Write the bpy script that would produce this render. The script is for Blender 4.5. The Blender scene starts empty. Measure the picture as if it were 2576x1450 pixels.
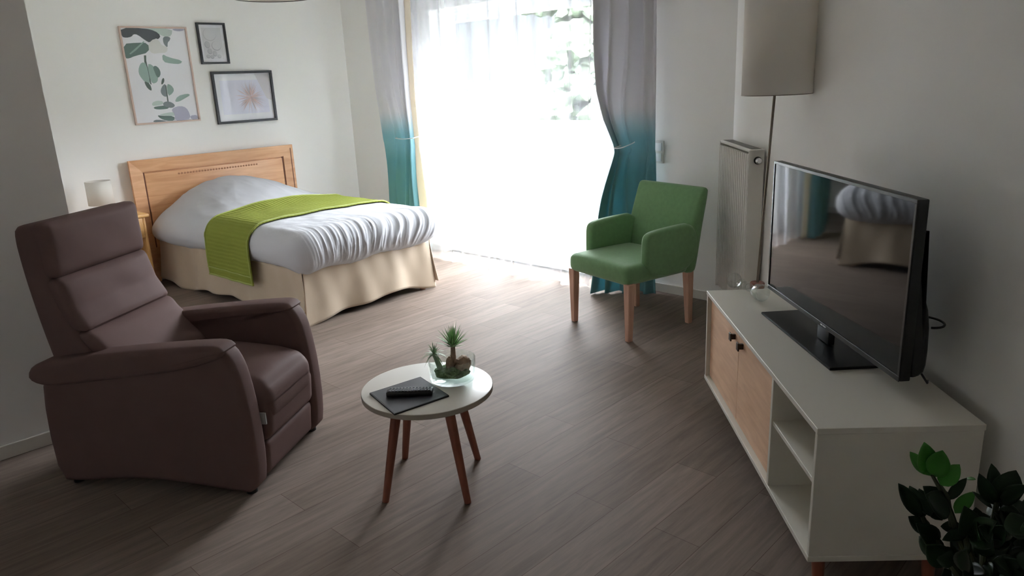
import bpy, bmesh, math, random
from mathutils import Vector, Matrix, noise
R = math.radians
sc = bpy.context.scene
COL = sc.collection
rnd = random.Random(7)

# ------------------------------------------------------------------ camera
CAMH = 1.555
RIGHT = Vector((0.68925, -0.72304, -0.04464))
PITCH, ROLL, YAW, FPX = 0.2759715, 0.0463934, 0.7742663, 1850.05
fw = Vector((math.cos(YAW) * math.cos(PITCH), math.sin(YAW) * math.cos(PITCH), -math.sin(PITCH)))
r0 = fw.cross(Vector((0, 0, 1))).normalized(); d0 = fw.cross(r0)
rt = r0 * math.cos(ROLL) + d0 * math.sin(ROLL); dn = -r0 * math.sin(ROLL) + d0 * math.cos(ROLL)
cam_d = bpy.data.cameras.new('camera'); cam = bpy.data.objects.new('camera', cam_d); COL.objects.link(cam)
cam.matrix_world = Matrix(((rt.x, -dn.x, -fw.x, 0), (rt.y, -dn.y, -fw.y, 0), (rt.z, -dn.z, -fw.z, CAMH), (0, 0, 0, 1)))
cam_d.sensor_width = 36; cam_d.lens = 36 * FPX / 2576; cam_d.clip_start = .05
sc.camera = cam
EYE = Vector((0, 0, CAMH))
def ray(x, y): return rt * (x - 1288) + dn * (y - 725) + fw * FPX
def onx(x, y, X): d = ray(x, y); return EYE + d * (X / d.x)
def ony(x, y, Y): d = ray(x, y); return EYE + d * (Y / d.y)
def onz(x, y, Z): d = ray(x, y); return EYE + d * ((Z - CAMH) / d.z)

# ------------------------------------------------------------------ world, light, exposure
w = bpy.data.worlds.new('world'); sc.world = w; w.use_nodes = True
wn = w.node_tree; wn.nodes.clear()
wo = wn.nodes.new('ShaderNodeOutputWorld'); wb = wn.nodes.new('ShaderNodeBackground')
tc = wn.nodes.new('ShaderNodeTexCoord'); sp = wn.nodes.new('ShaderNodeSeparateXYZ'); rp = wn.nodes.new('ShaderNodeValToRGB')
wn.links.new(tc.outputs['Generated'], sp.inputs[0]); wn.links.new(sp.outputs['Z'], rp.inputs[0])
# sky ramp: dim within camera view, brightened above it to light the room
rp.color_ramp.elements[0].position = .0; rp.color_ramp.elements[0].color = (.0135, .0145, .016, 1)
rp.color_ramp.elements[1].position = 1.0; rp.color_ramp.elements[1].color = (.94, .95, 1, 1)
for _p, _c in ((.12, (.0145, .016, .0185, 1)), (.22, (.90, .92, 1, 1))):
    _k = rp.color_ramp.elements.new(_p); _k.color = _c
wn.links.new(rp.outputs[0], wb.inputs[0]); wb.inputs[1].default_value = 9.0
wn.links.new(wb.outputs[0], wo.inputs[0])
sun_d = bpy.data.lights.new('sun', 'SUN'); sun_d.energy = 1.5; sun_d.angle = R(2); sun_d.color = (1, .96, .9)
sun = bpy.data.objects.new('sun', sun_d); COL.objects.link(sun)
sun.rotation_euler = Vector((.18, -.5, -1.0)).to_track_quat('-Z', 'Y').to_euler()
por_d = bpy.data.lights.new('window_portal', 'AREA'); por_d.shape = 'RECTANGLE'; por_d.size = 1.8; por_d.size_y = 2.1
por_d.cycles.is_portal = True
por = bpy.data.objects.new('window_portal', por_d); COL.objects.link(por)
por.location = (4.76, 4.35, 1.08); por.rotation_euler = (0, R(90), 0); por.rotation_euler = Vector((-1, 0, 0)).to_track_quat('-Z', 'Y').to_euler()
sc.view_settings.view_transform = 'Standard'; sc.view_settings.look = 'None'; sc.view_settings.gamma = 1
sc.view_settings.use_curve_mapping = False; sc.view_settings.exposure = 3.35
try:
    sc.cycles.max_bounces = 16; sc.cycles.diffuse_bounces = 12; sc.cycles.transparent_max_bounces = 24
    sc.cycles.caustics_reflective = False; sc.cycles.caustics_refractive = False; sc.cycles.sample_clamp_indirect = 8
    sc.cycles.use_denoising = True
except Exception: pass

# ------------------------------------------------------------------ materials
def srgb(r, g, b):
    f = lambda c: (c / 255) / 12.92 if c / 255 <= .04045 else ((c / 255 + .055) / 1.055) ** 2.4
    return (f(r), f(g), f(b), 1)
def mat(name, col, rough=.6, spec=.5, metal=0, sheen=0, bump=0, bscale=200, bstretch=(1, 1, 1), var=0, vscale=3, coat=0, vstretch=(1, 1, 1), bdist=.002, space='Object'):
    m = bpy.data.materials.new(name); m.use_nodes = True; nt = m.node_tree; b = nt.nodes['Principled BSDF']
    b.inputs['Base Color'].default_value = col; b.inputs['Roughness'].default_value = rough
    b.inputs['Specular IOR Level'].default_value = spec; b.inputs['Metallic'].default_value = metal
    b.inputs['Sheen Weight'].default_value = sheen; b.inputs['Coat Weight'].default_value = coat
    t = nt.nodes.new('ShaderNodeTexCoord')
    if bump:
        mp = nt.nodes.new('ShaderNodeMapping'); mp.inputs['Scale'].default_value = bstretch
        n = nt.nodes.new('ShaderNodeTexNoise'); n.inputs['Scale'].default_value = bscale; n.inputs['Detail'].default_value = 3
        bp = nt.nodes.new('ShaderNodeBump'); bp.inputs['Strength'].default_value = bump; bp.inputs['Distance'].default_value = bdist
        nt.links.new(t.outputs[space], mp.inputs[0]); nt.links.new(mp.outputs[0], n.inputs[0]); nt.links.new(n.outputs[0], bp.inputs['Height']); nt.links.new(bp.outputs[0], b.inputs['Normal'])
    if var:
        mp = nt.nodes.new('ShaderNodeMapping'); mp.inputs['Scale'].default_value = vstretch
        n = nt.nodes.new('ShaderNodeTexNoise'); n.inputs['Scale'].default_value = vscale; n.inputs['Detail'].default_value = 5
        rp = nt.nodes.new('ShaderNodeValToRGB'); rp.color_ramp.elements[0].position = .3; rp.color_ramp.elements[1].position = .7
        rp.color_ramp.elements[0].color = tuple(c * (1 - var) for c in col[:3]) + (1,)
        rp.color_ramp.elements[1].color = tuple(min(1, c * (1 + var)) for c in col[:3]) + (1,)
        nt.links.new(t.outputs[space], mp.inputs[0]); nt.links.new(mp.outputs[0], n.inputs[0]); nt.links.new(n.outputs[0], rp.inputs[0]); nt.links.new(rp.outputs[0], b.inputs['Base Color'])
    return m
def thin_glass(name, tint=(1, 1, 1, 1), refl=.08, rough=0.0):
    m = bpy.data.materials.new(name); m.use_nodes = True; nt = m.node_tree; nt.nodes.clear()
    o = nt.nodes.new('ShaderNodeOutputMaterial'); mx = nt.nodes.new('ShaderNodeMixShader'); tr = nt.nodes.new('ShaderNodeBsdfTransparent'); gl = nt.nodes.new('ShaderNodeBsdfGlossy')
    fr = nt.nodes.new('ShaderNodeLayerWeight'); pw = nt.nodes.new('ShaderNodeMath'); pw.operation = 'POWER'; pw.inputs[1].default_value = 3.5
    mr = nt.nodes.new('ShaderNodeMapRange'); mr.inputs[3].default_value = refl; mr.inputs[4].default_value = .75
    fr.inputs[0].default_value = .5
    tr.inputs[0].default_value = tint; gl.inputs['Roughness'].default_value = rough
    nt.links.new(fr.outputs['Facing'], pw.inputs[0]); nt.links.new(pw.outputs[0], mr.inputs[0]); nt.links.new(mr.outputs[0], mx.inputs[0])
    nt.links.new(tr.outputs[0], mx.inputs[1]); nt.links.new(gl.outputs[0], mx.inputs[2]); nt.links.new(mx.outputs[0], o.inputs[0])
    return m
def cloth_mat(name, col, transp=0.0, transl=.4, grad=None):
    """diffuse + translucent (+ open weave) cloth; grad = (z0, z1, lower colour) dip-dye along world height"""
    m = bpy.data.materials.new(name); m.use_nodes = True; nt = m.node_tree; nt.nodes.clear()
    o = nt.nodes.new('ShaderNodeOutputMaterial'); df = nt.nodes.new('ShaderNodeBsdfDiffuse'); tl = nt.nodes.new('ShaderNodeBsdfTranslucent')
    mx = nt.nodes.new('ShaderNodeMixShader'); mx.inputs[0].default_value = transl
    df.inputs[0].default_value = col; tl.inputs[0].default_value = col
    if grad:
        g = nt.nodes.new('ShaderNodeNewGeometry'); s = nt.nodes.new('ShaderNodeSeparateXYZ'); mr = nt.nodes.new('ShaderNodeMapRange')
        mr.inputs[1].default_value = grad[0]; mr.inputs[2].default_value = grad[1]
        rp = nt.nodes.new('ShaderNodeValToRGB'); e = rp.color_ramp
        e.elements[0].position = 0; e.elements[0].color = grad[2]; e.elements[1].position = 1; e.elements[1].color = col
        k = e.elements.new(.45); k.color = grad[3]; e.interpolation = 'EASE'
        nt.links.new(g.outputs['Position'], s.inputs[0]); nt.links.new(s.outputs['Z'], mr.inputs[0]); nt.links.new(mr.outputs[0], rp.inputs[0])
        nt.links.new(rp.outputs[0], df.inputs[0]); nt.links.new(rp.outputs[0], tl.inputs[0])
    nt.links.new(df.outputs[0], mx.inputs[1]); nt.links.new(tl.outputs[0], mx.inputs[2])
    if transp:
        tr = nt.nodes.new('ShaderNodeBsdfTransparent'); m2 = nt.nodes.new('ShaderNodeMixShader')
        lw = nt.nodes.new('ShaderNodeLayerWeight'); lw.inputs[0].default_value = .5
        mr = nt.nodes.new('ShaderNodeMapRange'); mr.inputs[3].default_value = 1 - transp; mr.inputs[4].default_value = 1.0
        nt.links.new(lw.outputs['Facing'], mr.inputs[0]); nt.links.new(mr.outputs[0], m2.inputs[0])
        nt.links.new(tr.outputs[0], m2.inputs[1]); nt.links.new(mx.outputs[0], m2.inputs[2]); nt.links.new(m2.outputs[0], o.inputs[0])
    else: nt.links.new(mx.outputs[0], o.inputs[0])
    return m
def floor_mat():
    m = bpy.data.materials.new('vinyl_planks'); m.use_nodes = True; nt = m.node_tree; b = nt.nodes['Principled BSDF']
    t = nt.nodes.new('ShaderNodeTexCoord'); br = nt.nodes.new('ShaderNodeTexBrick')
    br.inputs['Scale'].default_value = 1; br.inputs['Brick Width'].default_value = 1.2; br.inputs['Row Height'].default_value = .18
    br.inputs['Mortar Size'].default_value = .0012; br.inputs['Mortar Smooth'].default_value = .3; br.offset = .37
    br.inputs['Color1'].default_value = srgb(128, 115, 106); br.inputs['Color2'].default_value = srgb(141, 128, 119); br.inputs['Mortar'].default_value = srgb(100, 84, 75)
    nt.links.new(t.outputs['Object'], br.inputs[0])
    mp = nt.nodes.new('ShaderNodeMapping'); mp.inputs['Scale'].default_value = (1.3, 16, 1)
    n = nt.nodes.new('ShaderNodeTexNoise'); n.inputs['Scale'].default_value = 2.2; n.inputs['Detail'].default_value = 7; n.inputs['Roughness'].default_value = .65; n.inputs['Distortion'].default_value = .6
    nt.links.new(t.outputs['Object'], mp.inputs[0]); nt.links.new(mp.outputs[0], n.inputs[0])
    rp = nt.nodes.new('ShaderNodeValToRGB'); rp.color_ramp.elements[0].position = .3; rp.color_ramp.elements[1].position = .72
    rp.color_ramp.elements[0].color = (.62, .6, .59, 1); rp.color_ramp.elements[1].color = (1.12, 1.1, 1.08, 1)
    nt.links.new(n.outputs[0], rp.inputs[0])
    mx = nt.nodes.new('ShaderNodeMix'); mx.data_type = 'RGBA'; mx.blend_type = 'MULTIPLY'; mx.inputs[0].default_value = .8
    nt.links.new(br.outputs[0], mx.inputs[6]); nt.links.new(rp.outputs[0], mx.inputs[7]); nt.links.new(mx.outputs[2], b.inputs['Base Color'])
    b.inputs['Roughness'].default_value = .55; b.inputs['Specular IOR Level'].default_value = .03
    bp = nt.nodes.new('ShaderNodeBump'); bp.inputs['Strength'].default_value = .12; bp.inputs['Distance'].default_value = .002
    nt.links.new(n.outputs[0], bp.inputs['Height']); nt.links.new(bp.outputs[0], b.inputs['Normal'])
    return m
def wood_mat(name, c, c2, stretch=(1, 14, 14), rough=.45, scale=2.5):
    m = bpy.data.materials.new(name); m.use_nodes = True; nt = m.node_tree; b = nt.nodes['Principled BSDF']
    t = nt.nodes.new('ShaderNodeTexCoord'); mp = nt.nodes.new('ShaderNodeMapping'); mp.inputs['Scale'].default_value = stretch
    n = nt.nodes.new('ShaderNodeTexNoise'); n.inputs['Scale'].default_value = scale; n.inputs['Detail'].default_value = 6; n.inputs['Distortion'].default_value = .5
    rp = nt.nodes.new('ShaderNodeValToRGB'); rp.color_ramp.elements[0].position = .35; rp.color_ramp.elements[1].position = .68
    rp.color_ramp.elements[0].color = c2; rp.color_ramp.elements[1].color = c
    nt.links.new(t.outputs['Object'], mp.inputs[0]); nt.links.new(mp.outputs[0], n.inputs[0]); nt.links.new(n.outputs[0], rp.inputs[0]); nt.links.new(rp.outputs[0], b.inputs['Base Color'])
    b.inputs['Roughness'].default_value = rough
    return m
M = {}
M['wall'] = mat('white_wall_paint', srgb(234, 233, 230), .85, .2, bump=.15, bscale=250, bdist=.001)
M['wall_plain'] = mat('plain_wall_paint', srgb(230, 227, 224), .85, .2, bump=.15, bscale=250, bdist=.001)
M['ceil'] = mat('ceiling_paint', srgb(242, 241, 239), .9, .2)
M['floor'] = floor_mat()
M['trim'] = mat('baseboard_paint', srgb(205, 200, 192), .5)
M['pvc'] = mat('white_pvc', srgb(232, 234, 236), .35)
M['pane'] = thin_glass('window_glass', (.96, .98, .97, 1), .04)
M['sheer'] = cloth_mat('sheer_voile', (.74, .75, .80, 1), transp=.72, transl=.05)
GRAY = srgb(228, 227, 230); TEAL = srgb(122, 172, 180); MID = srgb(152, 196, 206)
M['curtain'] = cloth_mat('dip_dyed_curtain', GRAY, transl=.3, grad=(.86, 1.36, TEAL, MID))
M['lining'] = cloth_mat('cream_lining', srgb(238, 230, 216), transl=.25)
M['leather'] = mat('brown_faux_leather', srgb(108, 87, 84), .6, .05, bump=.15, bscale=420, bdist=.0005, var=.05, vscale=5)
M['green'] = mat('green_wool', srgb(118, 157, 111), .9, .2, sheen=.4, bump=.35, bscale=500, bdist=.001, var=.06, vscale=40)
M['linen'] = mat('white_cotton', srgb(190, 191, 196), .9, .1, sheen=.0, bump=.3, bscale=16, bdist=.004, var=0)
M['skirt'] = mat('beige_satin', srgb(190, 172, 150), .48, .5, sheen=.2, bump=.2, bscale=14, bstretch=(1, 1, .5), bdist=.006)
M['beech'] = wood_mat('beech_leg', srgb(218, 176, 154), srgb(196, 152, 130), (12, 12, 1.2), .5)
M['oak'] = wood_mat('honey_oak', srgb(226, 176, 132), srgb(208, 154, 110), (1.2, 10, 12), .4)
M['groove'] = mat('dark_groove', srgb(112, 66, 44), .6)
M['carve'] = mat('carved_band', srgb(176, 124, 88), .5)
M['pine'] = wood_mat('yellow_pine', srgb(222, 176, 112), srgb(200, 150, 90), (2, 12, 2), .45)
M['doorwood'] = wood_mat('sand_oak_veneer', srgb(232, 194, 162), srgb(216, 176, 144), (2.0, 2.0, 14), .5)
M['white_lac'] = mat('white_laminate', srgb(216, 212, 202), .42, .35)
M['redwood'] = wood_mat('reddish_wood', srgb(148, 88, 66), srgb(120, 66, 48), (10, 10, 1), .4)
M['tabletop'] = mat('cream_laminate', srgb(238, 234, 226), .36, .5)
M['tabedge'] = mat('table_edge_band', srgb(166, 158, 148), .5)
M['slate'] = mat('dark_slate', srgb(62, 62, 70), .33, .5)
M['slate_rim'] = mat('black_rim', srgb(22, 22, 24), .5)
M['blackplastic'] = mat('black_plastic', srgb(20, 21, 24), .4)
M['blackgloss'] = mat('black_gloss', srgb(10, 11, 14), .35, .25)
M['screen'] = mat('tv_screen', srgb(8, 9, 13), .04, .33)
M['bezel'] = mat('tv_bezel', srgb(30, 31, 34), .25, .6)
M['key'] = mat('remote_keys', srgb(84, 86, 92), .5)
M['chrome'] = mat('chrome', srgb(210, 210, 212), .15, metal=1)
M['bronze'] = mat('dark_bronze', srgb(64, 52, 42), .4, metal=.7)
M['mark'] = mat('silver_mark', srgb(190, 190, 190), .4)
M['glass'] = bpy.data.materials.new('clear_glass'); M['glass'].use_nodes = True
_b = M['glass'].node_tree.nodes['Principled BSDF']; _b.inputs['Transmission Weight'].default_value = 1; _b.inputs['Roughness'].default_value = 0; _b.inputs['IOR'].default_value = 1.45; _b.inputs['Base Color'].default_value = (.93, .98, .96, 1)
M['thin'] = thin_glass('thin_clear_glass', (.96, .98, .97, 1), .06)
M['greenglass'] = thin_glass('pale_green_glass', (.95, .985, .97, 1), .06)
M['holderglass'] = thin_glass('holder_glass', (.93, .95, .94, 1), .10)
M['picglass'] = thin_glass('picture_glass', (1, 1, 1, 1), .02)
M['shade'] = cloth_mat('white_lampshade', srgb(242, 239, 234), transl=.5)
M['pole'] = mat('brushed_pole', srgb(120, 110, 98), .35, metal=.6)
M['radiator'] = mat('radiator_enamel', srgb(216, 213, 206), .4)
M['socket'] = mat('switch_plastic', srgb(220, 218, 214), .4)
M['blackframe'] = mat('black_frame', srgb(46, 48, 54), .45)
M['pinkframe'] = mat('pale_pink_frame', srgb(206, 182, 170), .5)
M['paper'] = mat('paper', srgb(226, 226, 230), .6)
M['paper2'] = mat('mat_board', srgb(230, 230, 228), .6)
M['cord'] = mat('white_cord', srgb(220, 222, 224), .6)
M['soil'] = mat('potting_soil', srgb(50, 38, 30), .95, bump=1, bscale=60, bdist=.01)
M['pot'] = mat('charcoal_planter', srgb(38, 38, 40), .5)
M['leafdark'] = mat('rubber_leaf', srgb(26, 46, 26), .4, .3, var=.25, vscale=14)
M['leafbright'] = mat('young_leaf', srgb(56, 118, 38), .4, .4, var=.2, vscale=14)
M['stem'] = mat('plant_stem', srgb(54, 60, 36), .6)
M['succ'] = mat('succulent_green', srgb(158, 196, 142), .5, var=.2, vscale=30)
M['succ2'] = mat('airplant_green', srgb(150, 176, 140), .5, var=.2, vscale=30)
M['moss'] = mat('moss_clump', srgb(108, 132, 88), .95, bump=1, bscale=80, var=.35, vscale=30, bdist=.01)
M['bark'] = mat('brown_bark', srgb(160, 134, 112), .8, bump=.8, bscale=60, var=.3, vscale=25, bdist=.006)
M['deck'] = mat('balcony_tiles', srgb(176, 174, 168), .8)
M['render'] = mat('white_render', srgb(170, 170, 168), .9)
M['grass'] = mat('lawn', srgb(64, 70, 58), .95)
M['foliage'] = mat('tree_foliage', srgb(88, 96, 84), .9, .1, var=.3, vscale=3)
M['trunk'] = mat('tree_trunk', srgb(60, 52, 44), .9)
def runner_mat():
    m = mat('olive_green_quilt', srgb(128, 136, 58), .8, .15, sheen=.0, bump=0)
    nt = m.node_tree; b = nt.nodes['Principled BSDF']; t = nt.nodes.new('ShaderNodeTexCoord')
    wv = nt.nodes.new('ShaderNodeTexWave'); wv.bands_direction = 'X'; wv.inputs['Scale'].default_value = 22; wv.inputs['Distortion'].default_value = 1.2; wv.inputs['Detail'].default_value = 2
    nt.links.new(t.outputs['UV'], wv.inputs[0])
    bp = nt.nodes.new('ShaderNodeBump'); bp.inputs['Strength'].default_value = .5; bp.inputs['Distance'].default_value = .004
    nt.links.new(wv.outputs[1], bp.inputs['Height']); nt.links.new(bp.outputs[0], b.inputs['Normal'])
    return m
M['runner'] = runner_mat()
M['piping'] = mat('lime_piping', srgb(142, 152, 66), .7, sheen=.3)

# ------------------------------------------------------------------ mesh helpers
def new(): return bmesh.new()
def obj(name, bm, m, parent=None, smooth=True, angle=40, loc=None):
    me = bpy.data.meshes.new(name)
    bmesh.ops.recalc_face_normals(bm, faces=bm.faces[:])
    if loc is not None: bmesh.ops.translate(bm, verts=bm.verts[:], vec=-Vector(loc))
    bm.to_mesh(me); bm.free()
    for mm in (m if isinstance(m, (list, tuple)) else [m]): me.materials.append(mm)
    if smooth:
        for p in me.polygons: p.use_smooth = True
        try: me.set_sharp_from_angle(angle=R(angle))
        except Exception: pass
    o = bpy.data.objects.new(name, me); COL.objects.link(o)
    if loc is not None: o.location = loc
    if parent is not None: o.parent = parent
    return o
def thing(name, label, cat, loc=(0, 0, 0), rz=0, group=None):
    o = bpy.data.objects.new(name, None); COL.objects.link(o); o.empty_display_size = .1
    o.location = loc; o.rotation_euler = (0, 0, rz); o['label'] = label; o['category'] = cat
    if group: o['group'] = group
    return o
def tag(o, label, cat, group=None):
    o['label'] = label; o['category'] = cat
    if group: o['group'] = group
    return o
def struct(name, bm, m, label=None, parent=None, smooth=False):
    o = obj(name, bm, m, parent, smooth)
    if parent is None: o['kind'] = 'structure'
    if label: o['label'] = label
    return o
def bx(bm, lo, hi, bevel=0, seg=2):
    lo, hi = Vector(lo), Vector(hi); c = (lo + hi) / 2; s = hi - lo
    r = bmesh.ops.create_cube(bm, size=1, matrix=Matrix.Translation(c) @ Matrix.Diagonal((abs(s.x), abs(s.y), abs(s.z), 1)))
    if bevel: bmesh.ops.bevel(bm, geom=list({e for v in r['verts'] for e in v.link_edges}), offset=bevel, segments=seg, profile=.5, affect='EDGES')
    return bm
def tf(bm, mtx): bmesh.ops.transform(bm, matrix=mtx, verts=bm.verts[:]); return bm
def cushion(bm, lo, hi, r, n=14, warp=None):
    """rounded box made of a dense grid; warp(p, q) moves each point (q = position inside the box, -1..1)"""
    lo, hi = Vector(lo), Vector(hi); c = (lo + hi) / 2; h = (hi - lo) / 2; rr = min(r, *h)
    ns = [max(4, int(n * h[i] / max(h))) for i in range(3)] if isinstance(n, int) else n
    cache = {}
    def pt(ix):
        if ix in cache: return cache[ix]
        q = Vector([2 * ix[i] / ns[i] - 1 for i in range(3)])
        p = Vector([q[i] * h[i] for i in range(3)])
        inn = Vector([max(-(h[i] - rr), min(h[i] - rr, p[i])) for i in range(3)]); d = p - inn
        if d.length > 1e-9:
            # spread grid evenly round the corner
            d = Vector([math.sin(d[i] / rr * math.pi / 4) / math.sin(math.pi / 4) if rr > 0 else 0 for i in range(3)])
            p = inn + d.normalized() * rr
        P = c + p
        if warp: P = warp(P, q)
        cache[ix] = bm.verts.new(P); return cache[ix]
    for ax in range(3):
        a, b = [i for i in range(3) if i != ax]
        for side in (0, ns[ax]):
            for i in range(ns[a]):
                for j in range(ns[b]):
                    f = []
                    for (u, v) in ((i, j), (i + 1, j), (i + 1, j + 1), (i, j + 1)):
                        k = [0, 0, 0]; k[ax] = side; k[a] = u; k[b] = v; f.append(pt(tuple(k)))
                    if side == 0: f.reverse()
                    try: bm.faces.new(f)
                    except ValueError: pass
    return bm
def resample(poly, n, closed=True):
    pts = [Vector(p) for p in poly]
    if closed: pts = pts + [pts[0]]
    L = [0]
    for a, b in zip(pts, pts[1:]): L.append(L[-1] + (b - a).length)
    out = []
    for k in range(n):
        s = L[-1] * k / (n if closed else n - 1)
        for i in range(len(pts) - 1):
            if s <= L[i + 1] + 1e-9:
                t = (s - L[i]) / max(1e-9, L[i + 1] - L[i]); out.append(pts[i].lerp(pts[i + 1], t)); break
    return out
def smooth_poly(poly, it=2, closed=True):
    """Chaikin corner cutting"""
    p = [Vector(q) for q in poly]
    for _ in range(it):
        o = []
        n = len(p)
        for i in range(n if closed else n - 1):
            a, b = p[i], p[(i + 1) % n]; o += [a.lerp(b, .25), a.lerp(b, .75)]
        if not closed: o = [p[0]] + o + [p[-1]]
        p = o
    return p
def inset(poly, d):
    n = len(poly); area = sum(poly[i].x * poly[(i + 1) % n].y - poly[(i + 1) % n].x * poly[i].y for i in range(n)); s = 1 if area > 0 else -1
    o = []
    for i in range(n):
        e = (poly[(i + 1) % n] - poly[i - 1]).normalized(); nn = Vector((-e.y, e.x)) * s; o.append(poly[i] + nn * d)
    return o
def slab(bm, poly, v0, v1, r=.02, seg=4, fn=None, n=None, rscale=1.0):
    """profile polygon (u,z) swept over v with rounded rims. fn(u, v, z) -> Vector"""
    P = [Vector(p) for p in poly]
    if n: P = resample(P, n)
    fn = fn or (lambda u, v, z: Vector((u, v, z)))
    rings = []
    for k in range(seg + 1):
        a = k / seg * math.pi / 2; rings.append((v0 + r * (1 - math.sin(a)), r * rscale * (1 - math.cos(a)) if False else r * rscale * (1 - math.cos(math.pi / 2 - a)) * 0 + r * rscale * (1 - math.sin(a)) * 0 + 0))
    rings = []
    for k in range(seg + 1):
        a = k / seg * math.pi / 2; rings.append((v0 + r * (1 - math.sin(a)) if False else v0 + r - r * math.cos(a), (r - r * math.sin(a)) * rscale))
    for k in range(seg, -1, -1):
        a = k / seg * math.pi / 2; rings.append((v1 - r + r * math.cos(a), (r - r * math.sin(a)) * rscale))
    vr = []
    for v, d in rings:
        q = inset(P, d) if d > 1e-6 else P
        vr.append([bm.verts.new(fn(p.x, v, p.y)) for p in q])
    m = len(P)
    for a, b in zip(vr, vr[1:]):
        for i in range(m): bm.faces.new((a[i], a[(i + 1) % m], b[(i + 1) % m], b[i]))
    for rg, rev in ((vr[0], True), (vr[-1], False)):
        bm.faces.new(list(reversed(rg)) if rev else rg)
    return bm
def tube(bm, pts, r, seg=8, caps=True):
    pts = [Vector(p) for p in pts]; rr = r if isinstance(r, (list, tuple)) else [r] * len(pts)
    rings = []; up = None
    for i, p in enumerate(pts):
        t = (pts[min(i + 1, len(pts) - 1)] - pts[max(i - 1, 0)]).normalized()
        if up is None: up = t.orthogonal().normalized()
        up = (up - t * up.dot(t)).normalized(); s = t.cross(up)
        rings.append([bm.verts.new(p + (up * math.cos(2 * math.pi * k / seg) + s * math.sin(2 * math.pi * k / seg)) * rr[i]) for k in range(seg)])
    for a, b in zip(rings, rings[1:]):
        for k in range(seg): bm.faces.new((a[k], a[(k + 1) % seg], b[(k + 1) % seg], b[k]))
    if caps: bm.faces.new(list(reversed(rings[0]))); bm.faces.new(rings[-1])
    return bm
def lathe(bm, prof, c=(0, 0, 0), seg=48, mtx=None):
    c = Vector(c); rings = []
    for r, z in prof:
        if r < 1e-6: rings.append([bm.verts.new(c + Vector((0, 0, z)))])
        else: rings.append([bm.verts.new(c + Vector((r * math.cos(2 * math.pi * k / seg), r * math.sin(2 * math.pi * k / seg), z))) for k in range(seg)])
    for a, b in zip(rings, rings[1:]):
        if len(a) == 1 and len(b) == 1: continue
        for k in range(seg):
            k2 = (k + 1) % seg
            if len(a) == 1: bm.faces.new((a[0], b[k2], b[k]))
            elif len(b) == 1: bm.faces.new((a[k], a[k2], b[0]))
            else: bm.faces.new((a[k], a[k2], b[k2], b[k]))
    if mtx is not None: bmesh.ops.transform(bm, matrix=mtx, verts=[v for r_ in rings for v in r_])
    return bm
def grid(bm, nu, nv, fn, uv=False):
    vs = [[bm.verts.new(fn(i / nu, j / nv)) for j in range(nv + 1)] for i in range(nu + 1)]
    lay = bm.loops.layers.uv.new('UVMap') if uv else None
    for i in range(nu):
        for j in range(nv):
            f = bm.faces.new((vs[i][j], vs[i + 1][j], vs[i + 1][j + 1], vs[i][j + 1]))
            if uv:
                for l, (a, b) in zip(f.loops, ((i, j), (i + 1, j), (i + 1, j + 1), (i, j + 1))): l[lay].uv = (a / nu, b / nv)
    return bm
def thicken(o, t, off=0):
    m = o.modifiers.new('thickness', 'SOLIDIFY'); m.thickness = t; m.offset = off; return o
def leg_bm(top, foot, rt_, rf, seg=16, square=False):
    bm = new(); tube(bm, [top, Vector(top).lerp(Vector(foot), .5), foot], [rt_, (rt_ + rf) / 2, rf], 4 if square else seg); return bm
def taper_box(bm, top, foot, wt_, wf, rz=0):
    rot = Matrix.Rotation(rz, 3, 'Z'); vs = []
    for c, w_ in ((Vector(foot), wf), (Vector(top), wt_)):
        for sx, sy in ((-1, -1), (1, -1), (1, 1), (-1, 1)): vs.append(bm.verts.new(c + rot @ Vector((sx * w_ / 2, sy * w_ / 2, 0))))
    fs = [(3, 2, 1, 0), (4, 5, 6, 7)] + [(i, (i + 1) % 4, 4 + (i + 1) % 4, 4 + i) for i in range(4)]
    F = [bm.faces.new([vs[k] for k in f]) for f in fs]
    bmesh.ops.bevel(bm, geom=list({e for f in F for e in f.edges}), offset=.003, segments=2, affect='EDGES')
    return bm
def prism(bm, pts, z0, z1):
    a = [bm.verts.new((p[0], p[1], z0)) for p in pts]; b = [bm.verts.new((p[0], p[1], z1)) for p in pts]; n = len(pts)
    for i in range(n): bm.faces.new((a[i], a[(i + 1) % n], b[(i + 1) % n], b[i]))
    bm.faces.new(list(reversed(a))); bm.faces.new(b); return bm

# ------------------------------------------------------------------ room shell
XW, YL, YG, XG, ZC = 4.494, 6.60, 3.796, .998, 2.55
SA = 0.729129
D = Vector((math.cos(SA), math.sin(SA), 0)); N = Vector((math.sin(SA), -math.cos(SA), 0))   # along / towards the right wall
C = Vector((XW, 2.326, 0))                                                             # right back corner
WY0, WY1, WZ1 = 3.40, 5.26, 2.17                                                       # window opening
XB, YB = -.7, -.8
s_end = (YB - C.y) / D.y
RB = C + D * s_end
def P2(v): return (v.x, v.y)
bm = new(); prism(bm, [(XB - .2, YB - .2), (RB.x + .3, YB - .2), (C.x + .25, C.y - .1), (XW + .02, C.y), (XW + .02, YL + .2), (XB - .2, YL + .2)], -.1, 0); struct('floor', bm, M['floor'])
bm = new(); prism(bm, [(XB - .2, YB - .2), (RB.x + .3, YB - .2), (C.x + .25, C.y - .1), (XW + .26, C.y), (XW + .26, YL + .2), (XB - .2, YL + .2)], ZC, ZC + .1); struct('ceiling', bm, M['ceil'])
bm = new(); bx(bm, (XG - .12, YL, 0), (XW + .25, YL + .15, ZC)); struct('wall_left', bm, M['wall'])
bm = new(); bx(bm, (XB, YG, 0), (XG, YG + .12, ZC)); bx(bm, (XG - .12, YG + .12, 0), (XG, YL, ZC)); struct('wall_partition', bm, M['wall_plain'])
bm = new()
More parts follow.
